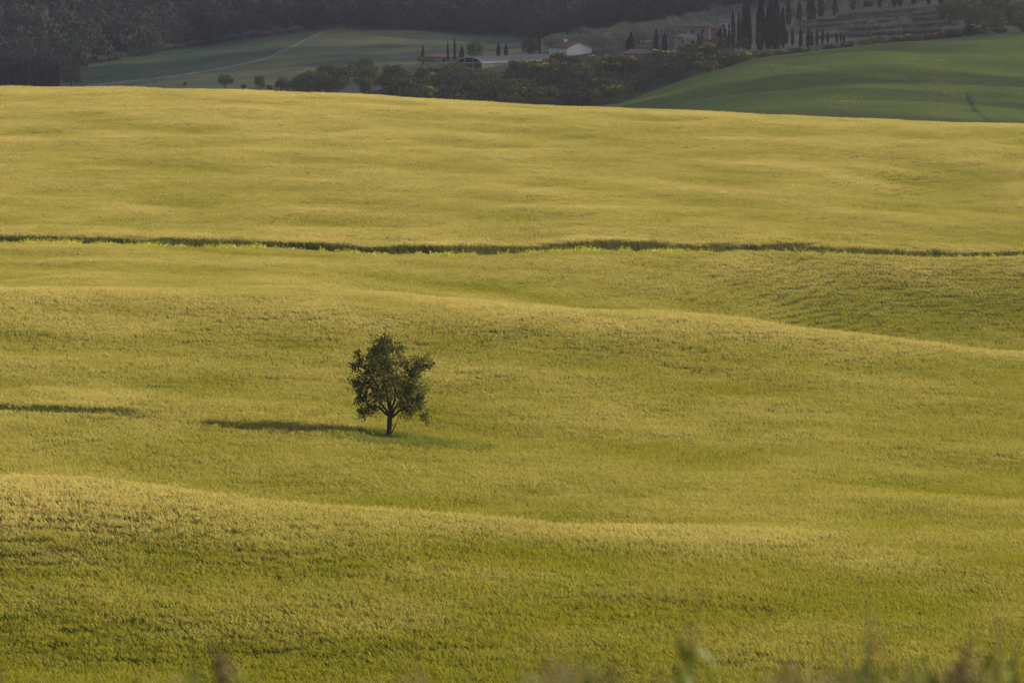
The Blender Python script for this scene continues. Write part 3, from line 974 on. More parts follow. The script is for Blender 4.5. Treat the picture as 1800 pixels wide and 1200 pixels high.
# forest on the far slope: one mass
fp = []
forest_kinds = []
for s in range(6):
    v, f = crown_cloud(200 + s, 520, round_lobes(60 + s, 9.0, 9.5 + s * 0.6, 9, 0.2), 0.95)
    forest_kinds.append(loose('forest_kind_%d' % s, np_mesh('forest_kind_%d' % s, v, f), [M['forest']]))
ys = np.arange(1700, 2520, 6.2)
for k, y in enumerate(ys):
    xs = np.arange(px2u(-650) * y, px2u(2450) * y, 6.2) + (k % 2) * 3.1
    fp.append(np.stack([xs, np.full(len(xs), y)], 1))
fp = np.concatenate(fp); fp += RNG.uniform(-2.4, 2.4, fp.shape)
fpx = u2px(fp[:, 0] / fp[:, 1]); fz = H(fp[:, 0], fp[:, 1]); fv = h2v(fz, fp[:, 1])
edge = np.interp(fpx, [-350, 100, 150, 190, 270, 350, 430, 530, 580, 800, 900, 960, 1050, 1150, 1250, 1330, 2150],
                 [152, 152, 126, 110, 95, 82, 70, 56, 50, 58, 66, 72, 56, 42, 20, 0, -60])
keepf = (fv < edge) & (fp[:, 1] > np.where(fpx < 140, 1700, np.where(fpx < 1330, 1830, 1700)))
fp, fz = fp[keepf], fz[keepf]
n = len(fp)
fs = RNG.uniform(0.7, 1.35, n) * (1 + 0.12 * make_noise(71, 60)(fp[:, 0], fp[:, 1]))
scatter('forest', np.stack([fp[:, 0], fp[:, 1], fz - 0.5], 1), np.stack([np.zeros(n), np.zeros(n), RNG.uniform(0, 6.28, n)], 1),
        np.stack([fs * RNG.uniform(0.85, 1.2, n), fs * RNG.uniform(0.85, 1.2, n), fs], 1), RNG.integers(0, 6, n), forest_kinds)
tag(bpy.data.objects['forest'], 'dense dark hazy forest covering the far hillside', 'forest')

# cypresses: (column, top, base, nearest, farthest, width factor, label, group)
G1 = 'cypresses by the long shed'
L1 = 'slim dark cypress standing near the long grey shed'
GV = 'cypresses in the grove beside the pink villa'
LV = 'tall dark cypress in the dense grove beside the pink villa'
GR = 'cypresses lining the upper terrace'
LR = 'dark cypress in the row along the top of the dry terraces'
GS = 'young cypresses in a row'
LS = 'thin young cypress in the row below the dry terraces'
GL = 'dark cypresses at the foot of the forest'
LL = 'dark cypress in the clump at the foot of the forest'
GH_ = 'cypresses between white house and villa'
LH = 'dark cypress between the white house and the pink villa'
cyp = [(744, 79, 113, 1400, 1560, .75, L1, G1), (788, 72, 108, 1420, 1600, .55, L1, G1), (800, 67, 108, 1420, 1600, .55, L1, G1), (812, 82, 106, 1420, 1600, 1.2, L1, G1),
       (768, 92, 106, 1420, 1600, .6, L1, G1), (876, 76, 103, 1450, 1650, 1.1, L1, G1), (889, 79, 103, 1450, 1650, 1.1, L1, G1), (948, 54, 96, 1450, 1700, .6, L1, G1),
       (1018, 56, 76, 1500, 1800, .9, LH, GH_), (1103, 66, 96, 1380, 1520, 1.3, LH, GH_), (1110, 57, 96, 1380, 1520, 1.3, LH, GH_), (1151, 52, 98, 1340, 1480, 1.1, LH, GH_),
       (1167, 60, 96, 1340, 1480, 1.2, LH, GH_), (1226, 58, 84, 1340, 1480, .9, LV, GV), (1232, 58, 84, 1340, 1480, .7, LV, GV), (1263, 49, 86, 1330, 1450, 1.2, LV, GV), (1273, 46, 86, 1330, 1450, .9, LV, GV), (1279, 50, 86, 1330, 1450, .8, LV, GV),
       (1287, 19, 88, 1320, 1480, .75, LV, GV), (1296, 22, 88, 1320, 1480, .6, LV, GV), (1305, 12, 88, 1320, 1480, 1.1, LV, GV), (1313, 5, 92, 1300, 1480, 1.35, LV, GV), (1334, -3, 92, 1300, 1480, 1.3, LV, GV),
       (1347, 12, 90, 1300, 1480, 1.0, LV, GV), (1362, -4, 92, 1300, 1480, 1.5, LV, GV), (1352, 0, 86, 1300, 1480, 1.1, LV, GV), (1374, 14, 86, 1300, 1480, .9, LV, GV),
       (1384, 0, 46, 1350, 1650, 1.35, LR, GR), (1402, 3, 43, 1350, 1650, 1.15, LR, GR), (1420, -12, 40, 1350, 1650, 1.25, LR, GR), (1428, -4, 38, 1350, 1650, 1.0, LR, GR), (1440, -12, 32, 1350, 1680, 1.35, LR, GR),
       (1464, -8, 28, 1380, 1680, 1.0, LR, GR), (1496, -10, 18, 1380, 1700, 1.4, LR, GR), (1520, -12, 16, 1380, 1700, 1.4, LR, GR), (1527, -9, 15, 1380, 1700, 1.2, LR, GR), (1543, -9, 14, 1400, 1700, 1.2, LR, GR),
       (1568, -12, 12, 1400, 1700, 1.5, LR, GR), (1578, -12, 11, 1400, 1700, 1.4, LR, GR), (1602, -12, 10, 1400, 1700, 1.2, LR, GR), (1628, -12, 9, 1400, 1700, 1.3, LR, GR), (1650, -14, 8, 1400, 1700, 1.2, LR, GR),
       (1380, 52, 78, 1250, 1420, .9, LS, GS), (1391, 50, 82, 1250, 1420, .75, LS, GS), (1405, 51, 90, 1220, 1420, .75, LS, GS), (1417, 49, 86, 1220, 1400, .75, LS, GS), (1424, 57, 84, 1220, 1400, 1.1, LS, GS),
       (1433, 50, 82, 1220, 1400, .6, LS, GS), (1443, 50, 78, 1220, 1400, .6, LS, GS), (1452, 56, 76, 1220, 1400, .7, LS, GS), (1468, 58, 75, 1220, 1400, .7, LS, GS), (1475, 57, 74, 1220, 1400, .6, LS, GS), (1481, 60, 74, 1220, 1400, .7, LS, GS)]
for px in (2, 14, 24, 34, 41, 50, 62, 70, 76, 84, 90, 97, 104, -14, -30):
    cyp.append((px, random.uniform(104, 118), 158, 1600, 1700, random.uniform(.9, 1.5), LL, GL))
for i, (px, vt, vb, d0, d1, wf, lab, grp) in enumerate(cyp):
    D, hs_ = by_view(px, vt, vb, d0, d1, 9.9)
    plant('cypress%d' % (i % 4), 'cypress', px, D, hs_, 0.72 * wf * (0.55 + 0.45 * hs_), lab, 'cypress', grp)

# one broad dark conifer beside the shed
D, s_ = by_view(838, 69, 104, 1450, 1620, 8.0)
plant('tree1', 'broad_tree', 836, D, s_, s_ * 0.95, 'broad dark rounded evergreen behind the long grey shed', 'tree', None)
D, s_ = by_view(930, 66, 100, 1480, 1700, 8.0)
plant('tree2', 'round_tree', 932, D, s_, s_ * 0.85, 'hazy green round tree between the shed and the white house', 'tree', None)
D, s_ = by_view(1020, 80, 100, 1480, 1620, 8.0)
plant('tree3', 'round_tree', 1012, D, s_, s_ * 1.3, 'dark spreading tree right behind the white house', 'tree', None)
D, s_ = by_view(1328, 60, 92, 1290, 1400, 8.0)
plant('tree4', 'round_tree', 1306, D, s_ * .95, s_ * 1.05, 'rounded grey green tree in front of the villa cypress grove', 'tree', None)
D, s_ = by_view(398, 130, 158, 1450, 1650, 8.0)
plant('tree0', 'round_tree', 398, D, s_, s_ * 1.15, 'solitary dark round tree at the foot of the pale meadow', 'tree', None)
D, s_ = by_view(130, 113, 152, 1600, 1700, 8.0)
plant('tree2', 'round_tree', 128, D, s_, s_ * 0.95, 'pale green round tree at the forest edge above the wheat crest', 'tree', None)
for px, vt, vb, k in ((430, 147, 160, 1), (458, 130, 158, 2), (328, 143, 154, 3), (475, 148, 162, 4)):
    D, s_ = by_view(px, vt, vb, 1430, 1600, 8.0)
    plant('tree%d' % k, 'meadow_tree', px, D, s_, s_ * 0.8, 'small dark tree scattered along the lower meadow', 'tree', 'small trees along the lower meadow')

# trees and scrub stepping down from the meadow to the thicket
r_ = random.Random(3)
for i in range(52):
    px = r_.uniform(490, 840)
    vb = np.interp(px, [490, 600, 700, 840], [168, 176, 182, 184]) - r_.uniform(0, 1) * np.interp(px, [490, 600, 700, 840], [8, 38, 46, 40])
    D = ground_at(px, vb, 1230, 1560)
    s_ = r_.uniform(0.42, 0.85)
    plant('tree%d' % r_.randrange(5), 'valley_tree', px, D, s_, s_ * r_.uniform(0.9, 1.25), 'dark hazy tree in the scrub below the pale meadow', 'tree', 'trees in the scrub below the meadow')
# thicket with yellow broom below the white house
for i in range(160):
    px = r_.uniform(690, 1255)
    lo = np.interp(px, [690, 900, 1040, 1150, 1255], [186, 196, 194, 160, 116])
    hi = np.interp(px, [690, 760, 830, 905, 935, 1000, 1130, 1255], [166, 152, 146, 142, 124, 117, 114, 102])
    vb = hi + (lo - hi) * r_.random() ** 0.9
    D = ground_at(px, vb, 1165, 1420)
    s_ = r_.uniform(0.9, 1.75)
    where = 'below the long grey shed' if px < 945 else 'below the white house' if px < 1095 else 'beside the margin of the green hill'
    bl = r_.random() < np.interp(vb, [95, 125, 150, 200], [0.7, 0.5, 0.2, 0.15])
    if bl:
        plant('shrub%d' % r_.randrange(5), 'broom_shrub', px, D, s_, s_ * r_.uniform(0.9, 1.2), 'shrub with yellow broom blossom in the thicket ' + where, 'shrub', 'flowering broom in the thicket', True)
    else:
        plant('shrub%d' % r_.randrange(5), 'shrub', px, D, s_ * 1.1, s_ * r_.uniform(0.95, 1.3), 'dark green shrub in the thicket ' + where, 'shrub', 'green shrubs in the thicket')
# shrubs along the rim of the green hill
for i in range(58):
    px = r_.uniform(1235, 1830)
    ve = line_v(EDGE, px)
    D = r_.uniform(1168, 1215)
    s_ = r_.uniform(0.35, 0.75) if px > 1380 else r_.uniform(0.7, 1.25)
    if px > 1640: s_ *= 1.4
    if r_.random() < 0.42:
        plant('shrub%d' % r_.randrange(5), 'broom_shrub', px, D, s_, s_ * 1.25, 'yellow flowering broom along the upper rim of the green hill', 'shrub', 'broom along the rim of the green hill', True)
    else:
        plant('shrub%d' % r_.randrange(5), 'shrub', px, D, s_, s_ * 1.25, 'dark low shrub along the upper rim of the green hill', 'shrub', 'shrubs along the rim of the green hill')
# wooded knoll on the right
for i in range(46):
    px = r_.uniform(1665, 1900)
    t = r_.random()
    D = 1230 + 170 * t
    if h2v(float(P(px, D).z), D) < np.interp(px, [1665, 1720, 1800, 1900], [34, 8, -10, -30]): continue
    s_ = r_.uniform(0.5, 0.95)
    plant('tree%d' % r_.randrange(5), 'knoll_tree', px, D, s_, s_, 'dark tree in the wooded knoll above the green hill', 'tree', 'trees on the wooded knoll')
# hedge of pale bushes between the forest and the dark meadow
for i in range(34):
    px = 185 + (530 - 185) * (i + r_.uniform(-.3, .3)) / 33
    D = ground_at(px, line_v(HEDGE, px) + 1, 1550, 2000)
    s_ = r_.uniform(0.5, 0.95)
    plant('olive%d' % r_.randrange(4), 'hedge_bush', px, D, s_ * 0.9, s_ * 1.5, 'pale grey bush in the hedge along the forest edge', 'bush', 'hedge bushes along the forest edge')
# olive grove on the slope behind the houses
for i in range(150):
    px = r_.uniform(965, 1300)
    hi = np.interp(px, [965, 1060, 1150, 1250, 1300], [78, 62, 48, 28, 18]); lo = hi + np.interp(px, [965, 1060, 1150, 1300], [10, 26, 34, 34])
    vb = r_.uniform(hi, lo) + 4
    D = ground_at(px, vb, 1450, 1890)
    s_ = r_.uniform(0.75, 1.2)
    plant('olive%d' % r_.randrange(4), 'olive_tree', px, D, s_, s_, 'silvery olive tree on the slope ' + ('behind the white house' if px < 1075 else 'between the white house and the pink villa' if px < 1195 else 'behind the pink villa'), 'olive tree', 'olive trees behind the houses')
for i in range(40):
    px = r_.uniform(1365, 1660)
    hi = np.interp(px, [1365, 1500, 1660], [30, 14, -2])
    D = ground_at(px, hi + r_.uniform(-8, 6), 1400, 1760)
    s_ = r_.uniform(0.8, 1.3)
    plant('olive%d' % r_.randrange(4), 'olive_tree', px, D, s_, s_, 'grey olive tree behind the cypress row of the upper terrace', 'olive tree', 'olive trees behind the cypress row')

# vine rows on the dry terraces
for k, (va, vb, xa, xb, which) in enumerate(((33, 12, 1470, 1690, 'topmost vine row on the dry terraces'), (43, 22, 1395, 1690, 'second vine row from the top of the dry terraces'),
        (52, 33, 1395, 1690, 'third vine row from the top of the dry terraces'), (60, 45, 1400, 1680, 'fourth vine row from the top of the dry terraces'), (69, 58, 1430, 1650, 'lowest vine row on the dry terraces'))):
    rng = np.random.default_rng(300 + k)
    n = 1500
    q = np.sort(rng.uniform(0, 1, n))
    pxs = xa + (xb - xa) * q
    Ds = np.array([ground_at(a_, b_, 1230, 1680) for a_, b_ in zip(np.linspace(xa, xb, 24), np.linspace(va, vb, 24))])
    D_ = np.interp(q, np.linspace(0, 1, 24), Ds) + rng.normal(0, 0.5, n)
    x = px2u(pxs) * D_
    c = np.stack([x, D_, H(x, D_) + rng.uniform(0.1, 1.0, n)], 1)
    o0 = c.mean(0)
    v, f = leaf_quads(c - o0, 0.75, 0.4, rng)
    o = link_mesh('vine_row', np_mesh('vine_row', v, f), None, [M['vine']])
    o.location = o0
    tag(o, which, 'vines', 'vine rows on the dry terraces')

# yellow weeds on the green hill
rng = np.random.default_rng(77)
pts = []
def patch(n, f):
    for _ in range(n):
        px, v = f()
        D = ground_at(px, v, 760, 1150)
        p = P(px, D + rng.normal(0, 1.5))
        pts.append((p.x, p.y, p.z + rng.uniform(0.2, 0.6)))
def along(line, s):
    def f():
        px = rng.uniform(line[0][0], line[-1][0])
        return px, line_v(line, px) + rng.normal(0, s)
    return f
patch(150, along([(1330, 117), (1420, 124), (1500, 136), (1590, 144)], 1.6))
patch(110, lambda: (rng.normal(1648, 18), rng.uniform(108, 150)))
patch(110, lambda: (rng.normal(1650, 28), rng.normal(172, 10)))
patch(90, lambda: (rng.normal(1475, 26), rng.normal(178, 7)))
v, f = leaf_quads(np.repeat(np.array(pts), 9, 0) + rng.normal(0, 1, (len(pts) * 9, 3)) * np.array([1.1, 0.8, 0.1]), 0.22, 0.12, rng)
M['weed'] = leaf_mat('yellow_weed', (0.26, 0.27, 0.05), (0.38, 0.35, 0.05), 0.3, nscale=0.3)
o = link_mesh('yellow_weeds', np_mesh('yellow_weeds', v, f), None, [M['weed']])
tag(o, 'yellow weeds in streaks across the shaded green hill', 'weeds', None, 'stuff')
# ------------------------------------------------------------------ buildings of the hamlet
def gable_house(name, loc, rz, L, W, hw, hr, wall, roof, label, over=0.4, windows=(), chimney=None, door=None, rows=14):
    """ridge along local x; L long, W wide, eaves hw, ridge hw+hr; gable ends at +-L/2"""
    o = empty(name, loc, rz)
    x, y = L / 2, W / 2
    v = [(-x, -y, -1), (x, -y, -1), (x, y, -1), (-x, y, -1), (-x, -y, hw), (x, -y, hw), (x, y, hw), (-x, y, hw), (-x, 0, hw + hr), (x, 0, hw + hr)]
    f = [(0, 1, 5, 4), (2, 3, 7, 6), (1, 2, 6, 9, 5), (3, 0, 4, 8, 7), (4, 5, 9, 8), (6, 7, 8, 9)]
    link_mesh('wall', pyd('wall', v, f), o, [wall])
    t = 0.16
    sl = hr / y
    xo, yo = x + over, y + over
    for s in (-1, 1):
        zb = hw - sl * over + 0.03
        v = [(-xo, s * yo, zb), (xo, s * yo, zb), (xo, 0, hw + hr + 0.03), (-xo, 0, hw + hr + 0.03)]
        v += [(a, b, c + t) for a, b, c in v]
        f = [(0, 1, 2, 3), (7, 6, 5, 4), (0, 4, 5, 1), (1, 5, 6, 2), (2, 6, 7, 3), (3, 7, 4, 0)]
        rf = link_mesh('roof_slope', pyd('roof_slope', v, f), o, [roof])
        tb = Tubes(5)                                             # rows of cover tiles
        for k in range(rows):
            xx = -xo + (k + 0.5) * 2 * xo / rows
            tb.add([(xx, s * yo, zb + t + .01), (xx, s * 0.02, hw + hr + t + .03)], [0.11, 0.11])
        tl = link_mesh('tile_rows', tb.mesh('tile_rows'), rf, [roof])
        tl['kind'] = 'stuff'
    for (side, cx, cz, w_, h_) in windows:
        window(o, side, cx, cz, w_, h_, x, y)
    if door:
        side, cx, w_, h_ = door
        window(o, side, cx, h_ / 2, w_, h_, x, y, 'door', M['shutter'])
    if chimney:
        cx, cy2, ch = chimney
        zb = hw + hr * (1 - abs(cy2) / y)
        c = link_mesh('chimney', boxes_mesh('chimney', [(cx - .35, cx + .35, cy2 - .35, cy2 + .35, zb - .5, zb + ch), (cx - .45, cx + .45, cy2 - .45, cy2 + .45, zb + ch, zb + ch + .15)]), o, [wall])
    return tag(o, label, 'house')

def window(o, side, cx, cz, w_, h_, x, y, nm='window', mat=None):
    fw = 0.1
    def bx(a0, a1, z0, z1, d0, d1):
        if side == 'front': return (a0, a1, -y - d1, -y - d0, z0, z1)
        if side == 'back':  return (a0, a1, y + d0, y + d1, z0, z1)
        if side == 'right': return (x + d0, x + d1, a0, a1, z0, z1)
        return (-x - d1, -x - d0, a0, a1, z0, z1)
    a0, a1, z0, z1 = cx - w_ / 2, cx + w_ / 2, cz - h_ / 2, cz + h_ / 2
    p = link_mesh(nm, boxes_mesh(nm, [bx(a0, a1, z0, z1, 0.01, 0.05)]), o, [mat or M['glass']])
    link_mesh('frame', boxes_mesh('frame', [bx(a0 - fw, a0, z0 - fw, z1 + fw, 0.005, 0.10), bx(a1, a1 + fw, z0 - fw, z1 + fw, 0.005, 0.10),
                                            bx(a0, a1, z1, z1 + fw, 0.005, 0.10), bx(a0, a1, z0 - fw, z0, 0.005, 0.14)]), p, [M['stone_wall']])

def hip_house(name, loc, rz, L, W, hw, hr, wall, roof, label, windows=(), over=0.5, door=None, ridge=0.45, chimney=None):
    o = empty(name, loc, rz)
    x, y = L / 2, W / 2
    link_mesh('wall', boxes_mesh('wall', [(-x, x, -y, y, -1.5, hw)]), o, [wall])
    xo, yo, r_ = x + over, y + over, L / 2 * ridge
    v = [(-xo, -yo, hw), (xo, -yo, hw), (xo, yo, hw), (-xo, yo, hw), (-xo, -yo, hw + .18), (xo, -yo, hw + .18), (xo, yo, hw + .18), (-xo, yo, hw + .18), (-r_, 0, hw + hr), (r_, 0, hw + hr)]
    f = [(3, 2, 1, 0), (0, 1, 5, 4), (1, 2, 6, 5), (2, 3, 7, 6), (3, 0, 4, 7), (4, 5, 9, 8), (5, 6, 9), (6, 7, 8, 9), (7, 4, 8)]
    link_mesh('roof', pyd('roof', v, f), o, [roof])
    for wdw in windows:
        window(o, wdw[0], wdw[1], wdw[2], wdw[3], wdw[4], x, y)
    if door:
        window(o, door[0], door[1], door[3] / 2, door[2], door[3], x, y, 'door', M['shutter'])
    if chimney:
        cx, cy2, zb, ch = chimney
        link_mesh('chimney', boxes_mesh('chimney', [(cx - .4, cx + .4, cy2 - .4, cy2 + .4, zb, zb + ch), (cx - .5, cx + .5, cy2 - .5, cy2 + .5, zb + ch, zb + ch + .2)]), o, [wall])
    return tag(o, label, 'house')

# white farmhouse: gable end towards us on the right, eaves side running to the left
D = ground_at(1005, 98, 1380, 1520)
s = D / FPX
p = P(1005, D)
gable_house('white_house', p + Vector((-0.5, 0, 0.1)), R(90 + 38), 8.5, 9.0, 2.2, 1.6, M['white_wall'], M['terracotta'],
            'small white house with terracotta roof above the broom thicket', windows=(('front', -2.0, 1.0, .9, .9), ('front', 2.0, 1.0, .9, .9)), chimney=(1.5, 0.6, 0.9), rows=18)

# long shed with an arched white end
D = ground_at(880, 119, 1330, 1450)
p0 = P(826, D - 6); p1 = P(952, D + 24)
def long_shed():
    o = empty('long_shed', p0)
    d = p1 - p0
    Ls = math.hypot(d.x, d.y)
    o.rotation_euler = (0, 0, math.atan2(d.y, d.x))
    rise = max(p1.z - p0.z, 0)
    w, hwall, arch = 8.0, 2.3, 1.6
    link_mesh('wall', boxes_mesh('wall', [(0, Ls, -w / 2, w / 2, -2.0, hwall)]), o, [M['poly']])
    n = 10
    v, f = [], []
    for xx in (-0.3, Ls + 0.3):
        for k in range(n + 1):
            a = math.pi * k / n
            v.append((xx, -math.cos(a) * (w / 2 + .3), hwall + math.sin(a) * arch + 0.02))
    for k in range(n):
        f.append((k, n + 1 + k, n + 2 + k, k + 1))
    link_mesh('roof', pyd('roof', v, f), o, [M['sheet']])
    tb = Tubes(6)                                                 # white hoop and glazing bars of the end wall
    tb.add([(-0.4, -math.cos(math.pi * k / n) * (w / 2 + .1), hwall + math.sin(math.pi * k / n) * arch) for k in range(n + 1)], [0.22] * (n + 1))
    for yy in (-w / 6, w / 6):
        tb.add([(-0.4, yy, 0.2), (-0.4, yy, hwall + arch * 0.9)], [0.10, 0.10])
    tb.add([(-0.4, -w / 2, hwall), (-0.4, w / 2, hwall)], [0.14, 0.14])
    link_mesh('end_frame', tb.mesh('end_frame'), o, [M['white_metal']])
    link_mesh('end_glazing', boxes_mesh('end_glazing', [(-0.3, -0.15, -w / 2 + .3, w / 2 - .3, 0.1, hwall)]), o, [M['glass']])
    link_mesh('gutter', boxes_mesh('gutter', [(0, Ls, -w / 2 - .42, -w / 2 - .18, hwall - .1, hwall + .22)]), o, [M['white_metal']])
    for k in range(8):
        xx = 2.0 + k * (Ls - 4) / 7
        link_mesh('side_post', boxes_mesh('side_post', [(xx - .08, xx + .08, -w / 2 - .1, -w / 2 - .01, -1.5, hwall - .12)]), o, [M['sheet']])
    tag(o, 'long low grey shed with an arched white glazed end', 'shed')
long_shed()

# pale polytunnel left of the shed
D = ground_at(755, 108, 1400, 1560)
def tunnel():
    o = empty('polytunnel', P(750, D), R(8))
    n = 12; L = 5.0; w = 1.5
    v, f = [], []
    for i in range(7):
        xx = -L / 2 + L * i / 6
        for k in range(n + 1):
            a = math.pi * k / n
            rr = w * (1.0 + (0.02 if i % 2 else 0))
            v.append((xx, -math.cos(a) * rr, 0.9 + math.sin(a) * rr))
    for i in range(6):
        for k in range(n):
            f.append((i * (n + 1) + k, (i + 1) * (n + 1) + k, (i + 1) * (n + 1) + k + 1, i * (n + 1) + k + 1))
    link_mesh('cover', pyd('cover', v, f), o, [M['shrub']])
    e = [(L / 2 + .02, -math.cos(math.pi * k / n) * w, 0.9 + math.sin(math.pi * k / n) * w) for k in range(n + 1)]
    link_mesh('end_panel', pyd('end_panel', e + [(L / 2 + .02, w, -.5), (L / 2 + .02, -w, -.5)], [tuple(range(n + 3))]), o, [M['white_metal']])
    tag(o, 'dark covered tunnel with a pale rounded end beside a slim cypress', 'tunnel')
tunnel()

# low red roofs half hidden in the trees
D = ground_at(780, 106, 1440, 1600)
hip_house('low_house', P(780, D), R(4), 11, 6, 1.6, 1.2, M['stone_wall'], M['terracotta'], 'low house with dull red roof among slim cypresses by the shed', windows=(('front', 0, .8, .8, .8),))
D = ground_at(1118, 101, 1350, 1450)
hip_house('low_house', P(1118, D) + Vector((0, 0, -0.6)), R(-6), 7.5, 5, 1.5, 1.3, M['stone_wall'], M['terracotta'], 'low red roofed house below two cypresses beside the thicket', windows=(('front', 0, .7, .8, .8),))

# the pink villa with its lower wings
D = ground_at(1240, 71, 1430, 1560)
p = P(1228, D)
s = D / FPX
hip_house('pink_villa', p, R(-8), 6.6, 7.0, 4.0, 1.75, M['pink_wall'], M['old_tile'], 'pink two storey villa with hipped tile roof on the slope', over=0.7,
          windows=(('front', -1.7, 2.8, .7, 1.1), ('front', 1.2, 2.8, .7, 1.1), ('front', -1.7, 0.9, .7, 1.0), ('front', 1.2, 0.9, .7, 1.0), ('right', 0, 2.8, .7, 1.1)), chimney=(1.0, 0.8, 4.9, 1.3))
hip_house('villa_wing', P(1254, D + 3) + Vector((0.0, 0, 0.3)), R(-8), 5.4, 6.0, 2.6, 1.7, M['pink_wall'], M['terracotta'], 'lower red roofed wing joined to the pink villa', over=0.5,
          windows=(('front', 0.9, 1.3, .7, 1.0),))
hip_house('villa_annex', P(1274, D + 6) + Vector((0.3, 0, 0.6)), R(-8), 3.8, 5.0, 4.0, 1.0, M['white_wall'], M['old_tile'], 'narrow pale annex with tiled roof beside the villa cypresses', over=0.5,
          windows=(('front', -0.8, 2.9, .6, .9), ('front', 0.9, 2.9, .6, .9)))
# terrace house below the villa
D2 = ground_at(1203, 82, 1360, 1500)
hip_house('terrace_house', P(1203, D2), R(10), 5.2, 4.6, 2.6, 1.0, M['pink_wall'], M['old_tile'], 'small pink house with pale porch below the villa', over=0.4, windows=(('front', -1.0, 1.3, .7, .9), ('front', 1.5, 0.9, 1.0, 1.6)))
def porch():
    o = empty('porch', P(1212, D2 - 4))
    for xx in (-1.6, 0.0, 1.6):
        link_mesh('post', boxes_mesh('post', [(xx - .13, xx + .13, -.13, .13, -.6, 2.5)]), o, [M['white_wall']])
    link_mesh('beam', boxes_mesh('beam', [(-2.0, 2.0, -.2, .2, 2.5, 2.75)]), o, [M['white_wall']])
    for k in range(6):
        link_mesh('rafter', boxes_mesh('rafter', [(-1.8 + k * .72 - .06, -1.8 + k * .72 + .06, -.3, 3.0, 2.76, 2.88)]), o, [M['stone_wall']])
    tag(o, 'pale pergola porch in front of the small pink house', 'porch')
porch()

# ------------------------------------------------------------------ foreground verge, out of focus
def verge_mesh(nm, n, d0, d1, hlo, hhi, wid, rng, px0=-300, px1=2100, clump=None):
    px = rng.uniform(px0, px1, n)
    if clump is not None:
        kk = rng.integers(0, len(clump), n)
        px = np.array(clump)[kk] + rng.normal(0, 40, n)
    D_ = rng.uniform(d0, d1, n)
    x = px2u(px) * D_
    zz = H(x, D_)
    hh = rng.uniform(hlo, hhi, n) * rng.uniform(0.6, 1, n)
    base = np.stack([x, D_, zz - 0.02], 1)
    tip = base + np.stack([rng.normal(-0.02, 0.08, n), rng.normal(0, 0.08, n), hh], 1)
    bend = np.stack([rng.normal(0, 0.02, n), rng.normal(0, 0.02, n), np.full(n, 0.02)], 1)
    return blade_quads(base, tip, np.full(n, wid), bend, rng, 3)
rng = np.random.default_rng(401)
vn = make_noise(402, 160, 10, 2.5)
def patchy(v, f, lo, hi):
    """only tufts where the verge is rank: thick on the right, thin on the left"""
    nb = len(v) // 8
    b = v.reshape(nb, 8, 3)
    px = u2px(b[:, 0, 0] / b[:, 0, 1])
    q = 0.5 + 0.45 * vn(px, 0 * px) + np.interp(px, [0, 900, 1150, 1800], [-0.1, -0.1, 0.25, 0.4])
    hs = np.clip(lo + (hi - lo) * q, 0.15, 1.6)
    b = b.copy()
    b[:, :, 2] = b[:, :1, 2] + (b[:, :, 2] - b[:, :1, 2]) * hs[:, None]
    return b.reshape(-1, 3), f
v, f = patchy(*verge_mesh('a', 9000, 17.6, 20.5, 0.12, 0.36, 0.010, rng), 0.32, 0.7)
o = link_mesh('dry_verge_grass', np_mesh('dry_verge_grass', v, f), None, [M['dry']])
tag(o, 'blurred dry brown grass along the near verge', 'grass', None, 'stuff')
v, f = patchy(*verge_mesh('b', 3500, 17.6, 20.5, 0.12, 0.30, 0.014, rng), 0.34, 0.72)
o = link_mesh('green_verge_grass', np_mesh('green_verge_grass', v, f), None, [M['vgreen']])
tag(o, 'blurred green grass mixed into the near verge', 'grass', None, 'stuff')

def weed(name, px, D, h, label, mat_head, kind, seed):
    rnd = random.Random(seed); rng = np.random.default_rng(seed)
    p = P(px, D)
    o = empty(name, p)
    st = Tubes(5)
    heads, leaves = [], []
    for q in range(3 if kind != 'dock' else 2):
        tip = Vector((rnd.uniform(-.05, .06), rnd.uniform(-.04, .04), h * (1 - 0.18 * q)))
        pts = curve_pts((rnd.uniform(-.02, .02), 0, -0.03), tip, (rnd.uniform(-.02, .02), 0, 0), 5, 0.006, rnd)
        st.add(pts, [0.005, 0.0045, 0.004, 0.0035, 0.003, 0.002])
        for k in range(90 if kind == 'dock' else 45):
            t = rnd.uniform(0.5, 1.0)
            pp = pts[0].lerp(tip, t)
            sp = 0.018 if kind == 'dock' else 0.03 * (1.2 - t)
            heads.append(tuple(pp + Vector((rnd.gauss(0, sp), rnd.gauss(0, sp), rnd.gauss(0, .015)))))
    for k in range(16):
        a = rnd.uniform(0, 6.28); rr = rnd.uniform(.02, .09)
        leaves.append((rr * math.cos(a), rr * math.sin(a), rnd.uniform(.03, h * .6)))
    link_mesh('stem', st.mesh('stem'), o, [M['dry'] if kind != 'leafy' else M['vgreen']])
    v, f = leaf_quads(np.array(heads), 0.02 if kind != 'grass' else 0.016, 0.013 if kind != 'grass' else 0.005, rng)
    link_mesh('seed_head', np_mesh('seed_head', v, f), o, [mat_head])['kind'] = 'stuff'
    v, f = leaf_quads(np.array(leaves), 0.11, 0.032, rng, 0, ((0, 0, 1), 0.5))
    link_mesh('leaf_rosette', np_mesh('leaf_rosette', v, f), o, [M['vgreen']])
    tag(o, label, 'weed')
weed('dock_plant', 392, 19.0, 0.31, 'dark reddish brown seed stalk blurred in the near verge', M['dock'], 'dock', 1)
weed('tall_weed', 1212, 19.5, 0.47, 'tall pale grass plume blurred at the right half of the verge', M['dry'], 'grass', 2)
weed('leafy_weed', 345, 18.4, 0.26, 'bright green leafy weed next to the reddish seed stalk', M['vgreen'], 'leafy', 3)
weed('tall_weed', 1540, 19.2, 0.50, 'dry feathery plume among many leaves in the verge', M['dry'], 'grass', 4)
